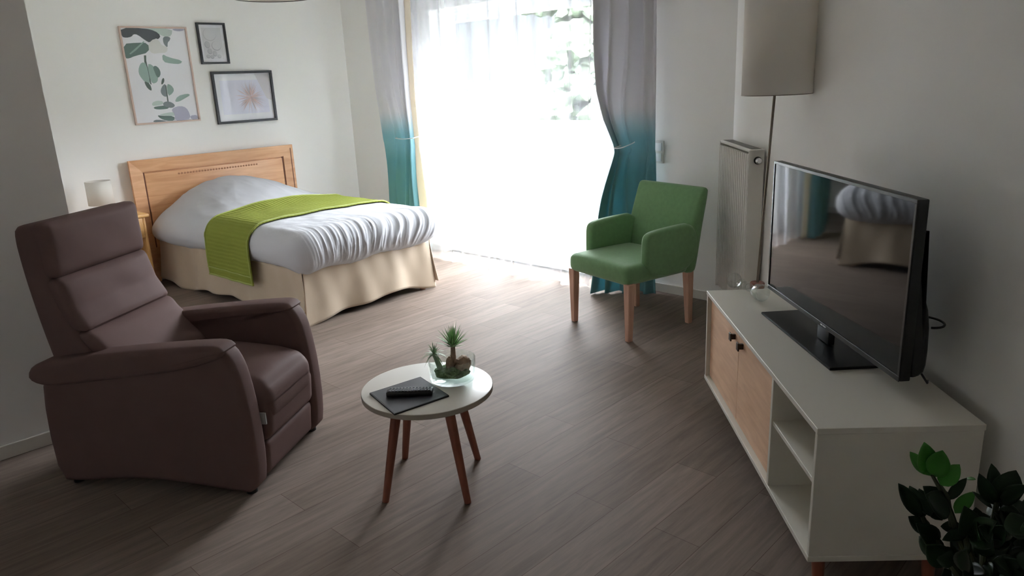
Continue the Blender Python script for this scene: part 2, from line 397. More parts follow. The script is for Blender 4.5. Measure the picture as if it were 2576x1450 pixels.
bx(bm, (XW, WY1, 0), (XW + .25, YL, ZC)); bx(bm, (XW, C.y - .2, 0), (XW + .25, WY0, ZC)); bx(bm, (XW, WY0, WZ1), (XW + .25, WY1, ZC))
struct('wall_window', bm, M['wall'])
bm = new(); e = RB; prism(bm, [P2(C), P2(C + N * .15 + D * .1), P2(e + N * .15), P2(e)], 0, ZC); struct('wall_right', bm, M['wall'])
bm = new(); bx(bm, (XB - .12, YB, 0), (XB, YG, ZC)); struct('wall_rear', bm, M['wall_plain'])
bm = new(); bx(bm, (XB - .12, YB - .12, 0), (RB.x + .2, YB, ZC)); struct('wall_entrance', bm, M['wall_plain'])
BH = .065
bm = new(); bx(bm, (XB, YG - .014, 0), (XG + .014, YG, BH), .003); bx(bm, (XG, YG, 0), (XG + .014, YL, BH), .003); struct('baseboard_partition', bm, M['trim'])
bm = new(); bx(bm, (XG + .014, YL - .014, 0), (XW, YL, BH), .003); struct('baseboard_left', bm, M['trim'])
bm = new(); bx(bm, (XW - .014, WY1, 0), (XW, YL - .014, BH), .003); bx(bm, (XW - .014, C.y + .01, 0), (XW, WY0, BH), .003); struct('baseboard_window', bm, M['trim'])
bm = new(); prism(bm, [P2(C - D * .01), P2(e), P2(e - N * .014), P2(C - D * .01 - N * .014)], 0, BH); struct('baseboard_right', bm, M['trim'])

# window: two leaves, frame, sill
def leaf_frame(y0, y1, x, z0, z1, wd=.065):
    b = new()
    for lo, hi in (((x - .025, y0, z0), (x + .025, y0 + wd, z1)), ((x - .025, y1 - wd, z0), (x + .025, y1, z1)),
                   ((x - .025, y0 + wd, z0), (x + .025, y1 - wd, z0 + .09)), ((x - .025, y0 + wd, z1 - wd), (x + .025, y1 - wd, z1))): bx(b, lo, hi, .006)
    return b
wf = thing('window_1', 'white sliding balcony door of two glazed leaves behind the sheer curtain', 'window', (XW + .15, (WY0 + WY1) / 2, 0)); wf['kind'] = 'structure'; del wf['category']
def wobj(name, b, m): 
    o = obj(name, b, m, wf, loc=wf.location); o.location = (0, 0, 0); return o
b = new(); bx(b, (XW + .08, WY0, 0), (XW + .22, WY0 + .045, WZ1), .004); bx(b, (XW + .08, WY1 - .045, 0), (XW + .22, WY1, WZ1), .004)
bx(b, (XW + .08, WY0 + .045, WZ1 - .045), (XW + .22, WY1 - .045, WZ1), .004); bx(b, (XW + .08, WY0 + .045, 0), (XW + .22, WY1 - .045, .04), .004)
wobj('window_frame', b, M['pvc'])
ym = 4.47
wobj('sash', leaf_frame(WY0 + .045, ym + .04, XW + .12, .04, WZ1 - .045), M['pvc'])
wobj('sash', leaf_frame(ym - .03, WY1 - .045, XW + .18, .04, WZ1 - .045), M['pvc'])
b = new(); bx(b, (XW + .117, WY0 + .11, .13), (XW + .123, ym - .025, WZ1 - .11)); wobj('pane', b, M['pane'])
b = new(); bx(b, (XW + .177, ym + .035, .13), (XW + .183, WY1 - .11, WZ1 - .11)); wobj('pane', b, M['pane'])
b = new(); bx(b, (XW + .07, ym - .015, 1.0), (XW + .093, ym + .005, 1.2), .004); wobj('handle', b, M['pvc'])

# balcony, outside
bm = new(); bx(bm, (XW + .02, 1.0, -.12), (6.62, 9.5, -.02)); struct('floor_balcony', bm, M['deck'])
bm = new(); bx(bm, (6.5, 1.0, -.02), (6.62, 9.5, 1.04), .01); bx(bm, (6.47, 1.0, 1.04), (6.65, 9.5, 1.08), .01); struct('wall_parapet', bm, M['render'])
bm = new(); bx(bm, (XW + .27, 1.0, 2.75), (6.2, 9.5, 2.95)); struct('ceiling_sky_blocker', bm, M['render'])  # added roof slab, out of view, keeps high sky light off the balcony
bm = new(); bx(bm, (-30, -60, -3.3), (90, 90, -3.2)); o = struct('ground', bm, M['grass'])

# ------------------------------------------------------------------ bed
BR_ = Matrix.Translation((2.43, 4.33, 0)) @ Matrix.Rotation(R(2.3), 4, 'Z') @ Matrix.Translation((-2.43, -4.33, 0))
bed = thing('bed', 'bed with honey oak headboard and beige satin skirt against the white wall', 'bed', (3.0, 5.4, 0))
def bobj(name, b, m, parent=None, **k):
    o = obj(name, b, m, parent or bed, loc=bed.location, **k); o.location = (0, 0, 0); return o
BX0, BX1, BY0, BY1 = 2.43, 3.57, 4.33, 6.46
# headboard: mitred border, inner panel, grooves, carved band
HX0, HX1, HZ = 2.225, 3.735, 1.048; yb = YL - .012
b = new(); bx(b, (HX0 + .01, yb - .03, .02), (HX1 - .01, yb, HZ - .005), .003)
fy = yb - .03; bw = .102
def border(b, quad, t0=.028):
    f = [b.verts.new((x, fy, z)) for x, z in quad]; g = [b.verts.new((x, fy - t0 + (.010 if i in (2, 3) else 0), z)) for i, (x, z) in enumerate(quad)]
    b.faces.new(f); b.faces.new(list(reversed(g)))
    for i in range(4): b.faces.new((f[i], f[(i + 1) % 4], g[(i + 1) % 4], g[i]))
border(b, ((HX0, HZ), (HX1, HZ), (HX1 - bw, HZ - bw), (HX0 + bw, HZ - bw)))
border(b, ((HX0, .0), (HX0, HZ), (HX0 + bw, HZ - bw), (HX0 + bw, 0)))
border(b, ((HX1, HZ), (HX1, .0), (HX1 - bw, 0), (HX1 - bw, HZ - bw)))
hb = bobj('headboard', b, M['oak'], smooth=False)
b = new(); bx(b, (HX0 + bw + .012, fy - .014, .3), (HX1 - bw - .012, fy, HZ - bw - .012), .008); bobj('inner_panel', b, M['oak'], hb)
for lo_, hi_ in (((HX0 + bw, fy - .012, .3), (HX0 + bw + .012, fy, HZ - bw - .005)), ((HX1 - bw - .012, fy - .012, .3), (HX1 - bw, fy, HZ - bw - .005)), ((HX1 - .028, fy - .0285, .1), (HX1 - .022, fy - .02, HZ - .03))):
    b = new(); bx(b, lo_, hi_); bobj('groove', b, M['groove'], hb, smooth=False)
b = new(); k = HX0 + .40
while k < HX1 - .36:
    bmesh.ops.create_icosphere(b, subdivisions=1, radius=.011, matrix=Matrix.Translation((k, fy - .014, HZ - bw - .045)) @ Matrix.Diagonal((1, .5, .8, 1))); k += .026
bobj('carved_band', b, M['carve'], hb)
b = new(); bx(b, (BX0 + .02, BY0 + .03, .16), (BX1 - .02, BY1, .34), .01); tf(b, BR_); bobj('bed_base', b, mat('dark_base', srgb(60, 54, 50), .9))
for lx, ly in ((2.49, 4.35), (3.50, 4.36), (2.50, 6.36), (3.50, 6.36)): bobj('leg', tf(leg_bm((lx, ly, .17), (lx, ly, 0), .028, .022), BR_), M['beech'])
def hem(s): return .045 + .028 * math.sin(s * 5.1 + .6) + .012 * math.sin(s * 11 + 2)
def skirt(pts, name, ph, flare=.02):
    pts = resample([Vector((p[0], p[1])) for p in pts], 90, False); L = sum((b_ - a_).length for a_, b_ in zip(pts, pts[1:]))
    def f(u, v):
        i = min(int(u * 89), 88); t = u * 89 - i; p = pts[i].lerp(pts[i + 1], t); d = (pts[i + 1] - pts[i]).normalized(); n = Vector((d.y, -d.x))
        s = u * L; dr = (1 - v); wv = (.016 * math.sin(s * 9 + ph) + .010 * math.sin(s * 21 + ph * 2)) * dr + flare * dr * dr + .006 * math.sin(s * 40 + 3 * v) * (1 - dr) * .5
        z = (hem(s + ph) - .01) * (1 - v) + .39 * v; p = p + n * (wv + .004) + d * (.032 * dr) * ((u - .5) * 2) ** 3
        return Vector((p.x, p.y, z))
    b = new(); grid(b, 120, 20, f); tf(b, BR_); o = bobj(name, b, M['skirt']); thicken(o, .003); return o
skirt([(BX0, BY1), (BX0, BY0 - .002)], 'bed_skirt_side', .4)
skirt([(BX0 + .004, BY0), (BX1, BY0)], 'bed_skirt_front', 2.0, .012)
skirt([(BX1, BY0 - .002), (BX1, BY1)], 'bed_skirt_side', 1.2)

# duvet
DX0, DX1, DY0, DY1, DZ0, DZ1, DR = 2.365, 3.66, 4.235, 6.475, .362, .640, .135
def hump(x, y):
    cx = (x - 3.04) / .635; cx = max(-1, min(1, cx)); t = max(0, min(1, (y - 5.15) / 1.05)); t = t * t * (3 - 2 * t)
    return .205 * t * math.cos(cx * math.pi / 2) ** 1.3 + .02 * (1 - cx * cx) * (1 - t) - .0 
def dwarp(P, amt=1.0):
    up = max(0, min(1, (P.z - DZ0) / (DZ1 - DZ0)))
    z = P.z + hump(P.x, P.y) * up
    # head end sides are softer, lower shoulders
    t = max(0, min(1, (P.y - 5.5) / .9)); cx = abs(P.x - 3.0) / .635
    z -= .07 * t * up * max(0, cx - .45) / .55
    return Vector((P.x, P.y, z))
def duvet_warp(P, q):
    y = P.y; x = P.x
    P = dwarp(P)
    # wrinkles: irregular gathers on the foot end, faint creases elsewhere
    P.x -= .03 * max(0, min(1, (y - 5.4) / .8)) * (1 if x < 3 else -1) * min(1, abs(x - 3) / .5)
    ft = max(0, min(1, 1 - (y - DY0) / .16)); foot = max(0, 1 - (y - DY0) / .34) ** 1.4
    edge = max(0, min(1, (x - 2.40) / .10)) * (.55 + .45 * max(0, min(1, (x - 2.5) / .5)))
    arc_ = (y - DY0) - P.z
    xs = x + .10 * noise.noise(Vector((x * 2.2, arc_ * 3, 1))) + arc_ * .28 * (x - 2.2) * .5
    def ridge(f, g, o): return max(0, 1 - 2.4 * abs(noise.noise(Vector((xs * f, arc_ * g, o))))) ** 1.6
    wr = (.010 * ridge(13, 2.0, 3) + .007 * ridge(27, 3.0, 7) + .003 * ridge(50, 6, 9)) * edge
    n1 = noise.noise(Vector((x * 3.5, y * 2, P.z * 3)))
    n2 = noise.noise(Vector((x * 5 + y * 3, y * 6 - x * 4, P.z * 6)))
    n3 = noise.noise(Vector((x * 16, y * 11, P.z * 14 + 5)))
    P.y -= wr * 1.0 * ft * foot; P.z += wr * .85 * foot * (1 - .7 * ft) + n2 * .006 + n3 * .002
    # radial creases on top of the pillow hump
    t = max(0, min(1, (y - 5.35) / .4))
    P.z += t * .005 * max(0, 1 - 3 * abs(noise.noise(Vector(((x - 3) * 9 / (7.3 - y), y * 1.2, 2))))) * max(0, min(1, (P.z - .6) / .1))
    # corner by the foot hangs lower
    c = math.exp(-(((x - DX0) / .16) ** 2 + ((y - DY0) / .16) ** 2)); lowz = max(0, min(1, (.5 - P.z) / .15))
    P.z -= .035 * c * lowz
    # slack lower edge
    P.z += lowz * (.010 * math.sin(x * 13 + y * 7) )
    return P
b = new(); cushion(b, (DX0, DY0, DZ0), (DX1, DY1, DZ1), DR, n=(260, 190, 34), warp=duvet_warp); tf(b, BR_)
dv = obj('duvet', b, M['linen'], loc=(3.0, 5.4, .36), angle=180)
tag(dv, 'plump white duvet with gathered wrinkles at the foot, lying on the bed', 'duvet')

# runner
RY0, RY1 = 4.83, 5.46; RO = .014
def sect():
    pts = []
    for k in range(26): pts.append((DX0 - RO, .232 + (DZ0 + DR - .232 - .01) * k / 26))
    for k in range(15): a = math.pi - k / 14 * math.pi / 2; pts.append((DX0 + DR + (DR + RO) * math.cos(a), DZ1 - DR + (DR + RO) * math.sin(a)))
    m = 60
    for k in range(1, m): pts.append((DX0 + DR + (DX1 - DX0 - 2 * DR) * k / m, DZ1 + RO))
    for k in range(15): a = math.pi / 2 - k / 14 * math.pi / 2; pts.append((DX1 - DR + (DR + RO) * math.cos(a), DZ1 - DR + (DR + RO) * math.sin(a)))
    for k in range(1, 20): pts.append((DX1 + RO, DZ1 - DR - (DZ1 - DR - .24) * k / 19))
    return [Vector(p) for p in pts]
SEC = resample(sect(), 220, False)
def rpoint(u, v, off=0):
    i = min(int(u * 219), 218); p = SEC[i].lerp(SEC[i + 1], u * 219 - i)
    y = RY0 + (RY1 - RY0) * v + .02 * math.sin(u * 5)
    P = Vector((p.x, y, p.y)); Q = dwarp(P); 
    n2 = noise.noise(Vector((Q.x * 5 + y * 3, y * 6 - Q.x * 4, Q.z * 6)))
    Q.z += n2 * .005 + off
    if u < .14: Q.x += .012 * (noise.noise(Vector((0, y * 7, Q.z * 3)))) - .010 * (1 - u / .14); Q.z += -.04 * (1 - v) * (1 - u / .14) * 0 
    return Q
b = new(); grid(b, 200, 44, rpoint, uv=True); tf(b, BR_)
rn = obj('bed_runner', b, M['runner'], loc=(3.0, 5.38, .65), angle=180); thicken(rn, .008)
tag(rn, 'olive green quilted runner draped across the white duvet', 'bed runner')
b = new()
for v in (0.012, .985): tube(b, [rpoint(k / 160, v, .003) + Vector((-.004 if k < 26 else 0, 0, 0)) for k in range(161)], .0065, 6)
tube(b, [rpoint(.002, k / 20) + Vector((-.004, 0, 0)) for k in range(21)], .0075, 6); tube(b, [rpoint(.03, k / 20) + Vector((-.006, 0, 0)) for k in range(21)], .004, 6)
tf(b, BR_); pp = obj('piping', b, M['piping'], rn, loc=(3.0, 5.38, .65)); pp.location = (0, 0, 0)

# ------------------------------------------------------------------ nightstand and its lamp (mostly hidden behind the recliner)
ns = thing('nightstand', 'yellow pine nightstand beside the oak headboard, mostly hidden by the recliner', 'nightstand', (1.95, 6.37, 0))
def nobj(name, lo, hi, m, bev=.003, parent=None):
    b = new(); bx(b, lo, hi, bev); return obj(name, b, m, parent or ns)
nobj('top', (-.24, -.19, .625), (.24, .2, .65), M['pine'], .006)
nobj('side_panel', (-.21, -.17, .05), (-.19, .18, .625), M['pine']); nobj('side_panel', (.19, -.17, .05), (.21, .18, .625), M['pine'])
nobj('back_panel', (-.19, .165, .05), (.19, .18, .625), M['pine']); nobj('shelf', (-.19, -.165, .2), (.19, .165, .218), M['pine'])
dr = nobj('drawer', (-.188, -.175, .46), (.188, -.157, .62), M['pine'])
b = new(); lathe(b, [(0, .03), (.012, .028), (.016, .018), (.008, .006), (.009, 0)], seg=20, mtx=Matrix.Translation((0, -.175, .54)) @ Matrix.Rotation(R(90), 4, 'X')); obj('knob', b, M['bronze'], dr)
for sx in (-1, 1):
    for sy in (-1, 1): b = new(); taper_box(b, (sx * .195, sy * .16 + .005, .06), (sx * .195, sy * .16 + .005, 0), .03, .025); obj('leg', b, M['pine'], ns)
tl = thing('table_lamp', 'small table lamp with white drum shade on the nightstand', 'lamp', (1.915, 6.36, .65))
b = new(); lathe(b, [(0, 0), (.06, 0), (.06, .012), (.02, .02), (.03, .05), (.012, .09), (.012, .13), (0, .13)], seg=32); obj('lamp_base', b, M['tabletop'], tl)
b = new(); lathe(b, [(.093, .10), (.091, .285)], seg=56); thicken(obj('lamp_shade', b, M['shade'], tl), .003)

# ------------------------------------------------------------------ pictures on the wall
def picture(name, label, corners, fwid, fdep, fm, build, glass=True):
    x0, x1, z0, z1 = corners; Y = YL
    t = thing(name, label, 'picture', ((x0 + x1) / 2, Y, (z0 + z1) / 2), group=None); cx, cz = (x0 + x1) / 2, (z0 + z1) / 2
    W, H = (x1 - x0) / 2, (z1 - z0) / 2
    b = new()
    for lo, hi in (((-W, -fdep, H - fwid), (W, -.001, H)), ((-W, -fdep, -H), (W, -.001, -H + fwid)), ((-W, -fdep, -H + fwid), (-W + fwid, -.001, H - fwid)), ((W - fwid, -fdep, -H + fwid), (W, -.001, H - fwid))): bx(b, lo, hi, .0015)
    obj('frame', b, fm, t, smooth=False)
    b = new(); ms = [M['paper']]
    f = [b.verts.new((x, -.008, z)) for x, z in ((-W + fwid, -H + fwid), (W - fwid, -H + fwid), (W - fwid, H - fwid), (-W + fwid, H - fwid))]; b.faces.new(f)
    bx(b, (-W + fwid, -.007, -H + fwid), (W - fwid, -.002, H - fwid))
    lay = [0]
    def poly(pts, m):
        if m not in ms: ms.append(m)
        lay[0] += 1; y = -.0082 - lay[0] * .00004
        ff = b.faces.new([b.verts.new((p[0], y, p[1])) for p in pts]); ff.material_index = ms.index(m)
    iw, ih = W - fwid, H - fwid
    build(poly, iw, ih)
    obj('print', b, ms, t, smooth=False)
    if glass: b = new(); bx(b, (-iw, -fdep + .004, -ih), (iw, -fdep + .006, ih)); obj('glass_pane', b, M['picglass'], t, smooth=False)
    return t
def inkm(name, r, g, b_): return mat(name, srgb(r, g, b_), .6)
INK = dict(dark=inkm('ink_charcoal', 84, 88, 92), green=inkm('ink_green', 108, 128, 122), sage=inkm('ink_sage', 150, 172, 164), pale=inkm('ink_pale_sage', 186, 200, 194), cream=inkm('ink_cream', 212, 212, 208), lav=inkm('ink_lavender', 172, 172, 190), gr=inkm('ink_stem', 92, 104, 100), midg=inkm('ink_mid', 128, 138, 142))
def leafprint(poly, iw, ih):
    # outlines in the zoomed crop's pixels, mapped onto the sheet by its four corners
    Q = ((130, 155), (940, 185), (1110, 1310), (305, 1345))
    def uv(x, y):
        u, v = .5, .5
        for _ in range(12):
            ax = [Q[0][k] * (1 - u) * (1 - v) + Q[1][k] * u * (1 - v) + Q[2][k] * u * v + Q[3][k] * (1 - u) * v for k in (0, 1)]
            du = [(Q[1][k] - Q[0][k]) * (1 - v) + (Q[2][k] - Q[3][k]) * v for k in (0, 1)]
            dv_ = [(Q[3][k] - Q[0][k]) * (1 - u) + (Q[2][k] - Q[1][k]) * u for k in (0, 1)]
            ex, ey = x - ax[0], y - ax[1]; det = du[0] * dv_[1] - du[1] * dv_[0]
            u += (ex * dv_[1] - ey * dv_[0]) / det; v += (du[0] * ey - du[1] * ex) / det
        u = max(0, min(1, u)); v = max(0, min(1, v))
        return (-iw + 2 * iw * u, ih - 2 * ih * v)
    def L(m, *pts, s=1): 
        pp = [Vector(uv(*p)) for p in pts]; pp = smooth_poly(pp, s) if s else pp; poly([(p.x, p.y) for p in pp], INK[m])
    L('pale', (430, 160), (780, 175), (770, 265), (700, 280), (640, 260), (540, 200))
    L('lav', (780, 180), (935, 188), (930, 205), (860, 215), (790, 200))
    L('dark', (130, 155), (420, 158), (560, 200), (630, 260), (600, 305), (560, 290), (490, 345), (430, 310), (340, 240), (290, 235), (270, 265), (200, 278), (150, 262))
    L('midg', (660, 280), (700, 268), (755, 285), (745, 320), (715, 345), (715, 410), (670, 370), (655, 320))
    L('cream', (480, 345), (540, 295), (600, 310), (640, 380), (720, 400), (700, 470), (620, 470), (520, 480), (470, 420))
    L('green', (160, 350), (330, 338), (470, 345), (480, 460), (300, 500), (230, 530), (180, 525))
    L('sage', (235, 470), (300, 415), (415, 320), (420, 335), (320, 430), (250, 480), s=0)
    L('sage', (640, 480), (720, 525), (905, 570), (880, 612), (760, 605), (650, 580))
    L('gr', (412, 495), (440, 495), (440, 560), (500, 860), (482, 850), (415, 570), s=0)
    L('sage', (345, 640), (380, 578), (440, 590), (485, 840), (440, 850), (370, 770), (340, 710))
    L('sage', (450, 600), (510, 610), (560, 680), (585, 760), (575, 830), (510, 850), (480, 780))
    L('green', (520, 640), (555, 622), (600, 660), (620, 720), (600, 770), (570, 770), (540, 700))
    L('gr', (405, 808), (480, 845), (505, 935), (470, 925), (430, 880))
    L('gr', (620, 860), (630, 800), (655, 772), (665, 820), (640, 858))
    L('midg', (610, 930), (640, 870), (680, 850), (700, 1010), (660, 1015), (620, 980))
    L('sage', (690, 850), (750, 870), (790, 930), (760, 980), (705, 1010))
    L('gr', (672, 870), (685, 870), (712, 1075), (695, 1075), s=0)
    L('sage', (790, 1082), (830, 1010), (960, 980), (1005, 1000), (930, 1040), (850, 1080))
    L('pale', (500, 1085), (560, 1060), (640, 1070), (640, 1110), (560, 1125), (500, 1125))
    L('green', (515, 1150), (540, 1135), (700, 1120), (720, 1165), (620, 1175), (540, 1170))
    L('midg', (640, 1090), (690, 1070), (760, 1090), (800, 1130), (760, 1160), (690, 1150), (640, 1120))
    L('pale', (580, 1240), (700, 1215), (790, 1210), (820, 1260), (700, 1260), (620, 1250))
    L('green', (560, 1245), (620, 1255), (785, 1262), (785, 1322), (680, 1320), (600, 1290))
    L('midg', (510, 1315), (560, 1300), (690, 1322), (620, 1338), (515, 1340))
    L('lav', (740, 1180), (810, 1140), (910, 1140), (970, 1190), (1005, 1300), (900, 1318), (790, 1322), (790, 1240))
    L('lav', (990, 1262), (1090, 1252), (1105, 1305), (1010, 1312))
picture('picture_frame', 'largest wall picture, grey-green leaves in a pale pink frame', (2.357, 2.906, 1.330, 2.110), .013, .022, M['pinkframe'], leafprint, glass=False)
def circ(cx, cy, r, n=28, ry=None): return [(cx + r * math.cos(2 * math.pi * k / n), cy + (ry or r) * math.sin(2 * math.pi * k / n)) for k in range(n)]
g1, g2, g3 = inkm('pencil_light', 204, 204, 206), inkm('pencil_mid', 176, 177, 180), inkm('pencil_dark', 148, 149, 154)
def pencil(poly, iw, ih):
    a, c = iw * .78, ih * .84
    poly([(-a, -c), (a, -c), (a, c), (-a, c)], g1)
    for cx, cy, r, ry in ((-.018, .075, .058, .054), (.030, -.020, .042, .040), (-.05, -.01, .024, .03), (-.035, -.065, .022, .024), (.008, -.085, .020, .024), (-.055, -.108, .018, .016), (-.02, -.112, .017, .016), (.045, -.108, .018, .016)):
        poly(circ(cx, cy, r, ry=ry), g3 if ry < .05 else g2); poly(circ(cx + .002, cy + .003, r - .003, ry=ry - .0035), g1 if ry > .035 else g2); 
picture('picture_frame', 'smallest wall picture, pencil sketch in an upright black frame', (2.994, 3.250, 1.806, 2.150), .016, .028, M['blackframe'], pencil)
p1, p2, p3, p4 = inkm('petal_pink', 214, 192, 190), inkm('petal_grey', 192, 184, 190), inkm('wash_blue', 216, 216, 230), inkm('petal_rust', 206, 172, 166)
def flower(poly, iw, ih):
    poly([(-iw * .82, -ih * .72), (iw * .86, -ih * .72), (iw * .86, ih * .72), (-iw * .82, ih * .72)], p3)
    rr = random.Random(3); cx, cy = .055, -.005
    poly([(iw * .45, ih * .98), (iw * .98, ih * .98), (iw * .98, -ih * .2), (iw * .8, -ih * .1)], inkm('sheet_shadow', 208, 204, 208))
    for k in range(95):
        a = rr.uniform(0, 2 * math.pi); L = rr.uniform(.08, .165); w_ = .0042; r_ = rr.uniform(.0, .03)
        dx, dy = math.cos(a), math.sin(a)
        poly([(cx + dx * r_ - dy * w_, cy + dy * r_ + dx * w_), (cx + dx * r_ + dy * w_, cy + dy * r_ - dx * w_), (cx + dx * L, cy + dy * L)], (p1, p4, p1, p2)[k % 4])
picture('picture_frame', 'wide black framed picture of a faded pinkish flower burst', (3.060, 3.642, 1.285, 1.740), .021, .03, M['blackframe'], flower)

# ------------------------------------------------------------------ recliner
RA = Vector((.624, 3.325, 0)); ru = Vector((.5465, -.8375, 0)); rv = Vector((.8375, .5465, 0))
rec = thing('recliner', 'brown faux leather recliner in front of the grey shaded wall', 'armchair', RA)
def rl(u, v, z): return ru * u + rv * v + Vector((0, 0, z))
ARM = [(0.005, .02), (.0, .30), (.03, .50), (.10, .535), (.50, .60), (.78, .632), (.845, .632), (.885, .585), (.908, .50), (.925, .33), (.925, .13), (.905, .012), (.80, .018), (.62, .04), (.45, .05), (.28, .042), (.12, .02)]
PAD = [(-.02, .50), (-.015, .475), (.03, .455), (.12, .455), (.32, .487), (.52, .515), (.72, .548), (.83, .585), (.862, .602), (.866, .625), (.84, .642), (.78, .642), (.50, .617), (.25, .588), (.06, .560), (.0, .535)]
ap = resample(smooth_poly(ARM, 1), 110); pdp = resample(smooth_poly(PAD, 2), 80)
for v0, v1, s in ((.0, .105, 1), (.54, .645, -1)):
    b = new(); slab(b, ap, v0, v1, .028, 5, rl); a = obj('arm', b, M['leather'], rec)
    b = new(); slab(b, pdp, v0 - (.014 if s > 0 else .0), v1 + (.0 if s > 0 else .014), .024, 6, rl); obj('arm_pad', b, M['leather'], a)
def puff(k): return lambda P, q: rl(P.x, P.y, P.z)
# seat
def seatw(P, q):
    u, v, z = P; t = (u - .33) / .6
    top = max(0, q.z)
    z += top * (.028 * (1 - q.y ** 2) * (1 - q.x ** 4) + .03 * (1 - t)) 
    if q.x > .55: z -= .02 * (q.x - .55) / .45 * (1 if q.z > 0 else 0)
    z += .0035 * noise.noise(Vector((u * 7, v * 9, z * 4)))
    return rl(u, v, z)
b = new(); cushion(b, (.30, .108, .25), (.945, .537, .452), .065, n=(40, 34, 16), warp=seatw); obj('seat', b, M['leather'], rec)
# front below the seat: two panels with a crease
def fpan(P, q): return rl(P.x + .010 * (1 - q.y ** 2) * (q.x > 0) - .10 * (P.z < 0) , P.y, P.z)
def fp2(P, q): return rl(P.x - (.37 - P.z) * .10, P.y, P.z)
b = new(); cushion(b, (.82, .112, .185), (.945, .533, .345), .035, n=(10, 24, 14), warp=fp2); obj('front_panel', b, M['leather'], rec)
b = new(); cushion(b, (.82, .112, .035), (.935, .533, .185), .022, n=(10, 24, 12), warp=fp2); obj('footrest', b, M['leather'], rec)
# backrest: slanted shell and three pads
bf = [(.445, .44), (.27, .62), (.185, .76), (.150, .90), (.148, 1.085)]       # front line
def bfront(z):
    for (u0, z0), (u1, z1) in zip(bf, bf[1:]):
        if z <= z1: return u0 + (u1 - u0) * (z - z0) / (z1 - z0)
    return bf[-1][0]
shell = smooth_poly([(.385, .40), (.24, .61), (.15, .76), (.125, .90), (.12, 1.07), (.085, 1.10), (.045, 1.10), (.0, 1.085), (.005, .92), (.03, .70), (.065, .50), (.10, .36), (.2, .33), (.33, .35)], 2)
b = new(); slab(b, resample(shell, 90), .045, .60, .035, 5, rl); obj('back_shell', b, M['leather'], rec)
def padw(z0, z1, th):
    def f(P, q):
        z = z0 + (z1 - z0) * (q.z + 1) / 2 if abs(q.z) >= .999 else P.z
        u = bfront(P.z) + (P.x) + (th * (1 - abs(q.z) ** 3.5) * (1 - abs(q.y) ** 4)) * (q.x > 0) - .0
        u += .003 * noise.noise(Vector((P.z * 9, P.y * 7, 3)))
        return rl(u, P.y, P.z + .012 * (q.y ** 2) * 0)
    return f
for z0, z1 in ((.882, 1.108), (.663, .886), (.425, .667)):
    b = new(); cushion(b, (-.062, .052, z0), (.008, .594, z1), .026, n=(8, 36, 18), warp=padw(z0, z1, .015)); obj('back_cushion', b, M['leather'], rec)
for u, v in ((.06, .05), (.86, .05), (.06, .595), (.86, .595)):
    b = new(); lathe(b, [(0, 0), (.022, 0), (.022, .03), (0, .03)], c=rl(u, v, 0), seg=20); obj('foot', b, M['blackplastic'], rec)
b = new(); bx(b, (0, 0, 0), (.03, .008, .05), .002); tf(b, Matrix.Translation(rl(.90, .109, .27)) @ Matrix.Rotation(math.atan2(ru.y, ru.x), 4, 'Z')); obj('hinge_plate', b, M['mark'], rec)

# ------------------------------------------------------------------ green armchair
gc = Vector((3.781, 2.632, 0)); ga = math.atan2(-.218, .976)
ch = thing('dining_armchair', 'green fabric armchair with pale wooden legs by the right curtain', 'armchair', gc, ga)
def idf(u, v, z): return Vector((u, v, z))
def gseat(P, q):
    z = P.z + .022 * max(0, q.z) * (1 - q.x ** 2) * (1 - q.y ** 2)
    return Vector((P.x, P.y, z))
b = new(); cushion(b, (-.285, -.282, .345), (.24, .282, .462), .04, n=(26, 28, 10), warp=gseat); obj('seat', b, M['green'], ch)
GA = [(-.135, .36), (-.135, .58), (-.125, .628), (-.085, .648), (.06, .658), (.30, .66), (.30, .36)]
for s in (-1, 1):
    b = new(); slab(b, resample(smooth_poly(GA, 2), 70), min(s * .292, s * .228), max(s * .292, s * .228), .022, 4, idf); obj('arm', b, M['green'], ch)
GB = [(.205, .37), (.225, .55), (.275, .70), (.325, .845), (.345, .868), (.385, .862), (.395, .835), (.345, .62), (.30, .36), (.27, .335), (.22, .34)]
b = new(); slab(b, resample(smooth_poly(GB, 2), 80), -.29, .29, .03, 5, idf); obj('backrest', b, M['green'], ch)
for u, v, du, dv_ in ((-.25, -.262, -.005, 0), (-.25, .262, -.005, 0), (.255, -.25, .015, 0), (.255, .235, .015, 0)):
    b = new(); taper_box(b, (u, v, .36), (u + du, v + dv_, 0), .052, .034); obj('leg', b, M['beech'], ch)

# ------------------------------------------------------------------ side table and what stands on it
TC = Vector((1.674, 2.128, 0)); TZ = .41; TR = .2575
ta = thing('side_table', 'small round cream-topped side table with four slanted reddish legs', 'table', TC)
b = new(); lathe(b, [(0, TZ - .006), (TR - .004, TZ - .006), (TR - .001, TZ - .004), (TR, TZ - .006)][:0] or [(0, TZ - .008), (TR - .002, TZ - .008), (TR - .001, TZ - .0015), (TR - .004, TZ), (0, TZ)], seg=96); obj('tabletop', b, M['tabletop'], ta)
b = new(); lathe(b, [(0, TZ - .024), (TR - .004, TZ - .024), (TR, TZ - .021), (TR + .0005, TZ - .003), (TR - .002, TZ - .008), (0, TZ - .008)], seg=96); obj('tabletop_edge', b, M['tabedge'], ta)
for x, y in ((1.438, 2.146), (1.638, 1.892), (1.704, 2.361), (1.899, 2.109)):
    f = Vector((x, y, 0)) - TC; t = f * .60 + Vector((0, 0, TZ - .024)); 
    obj('leg', leg_bm(t, f, .021, .0135, 20), M['redwood'], ta)
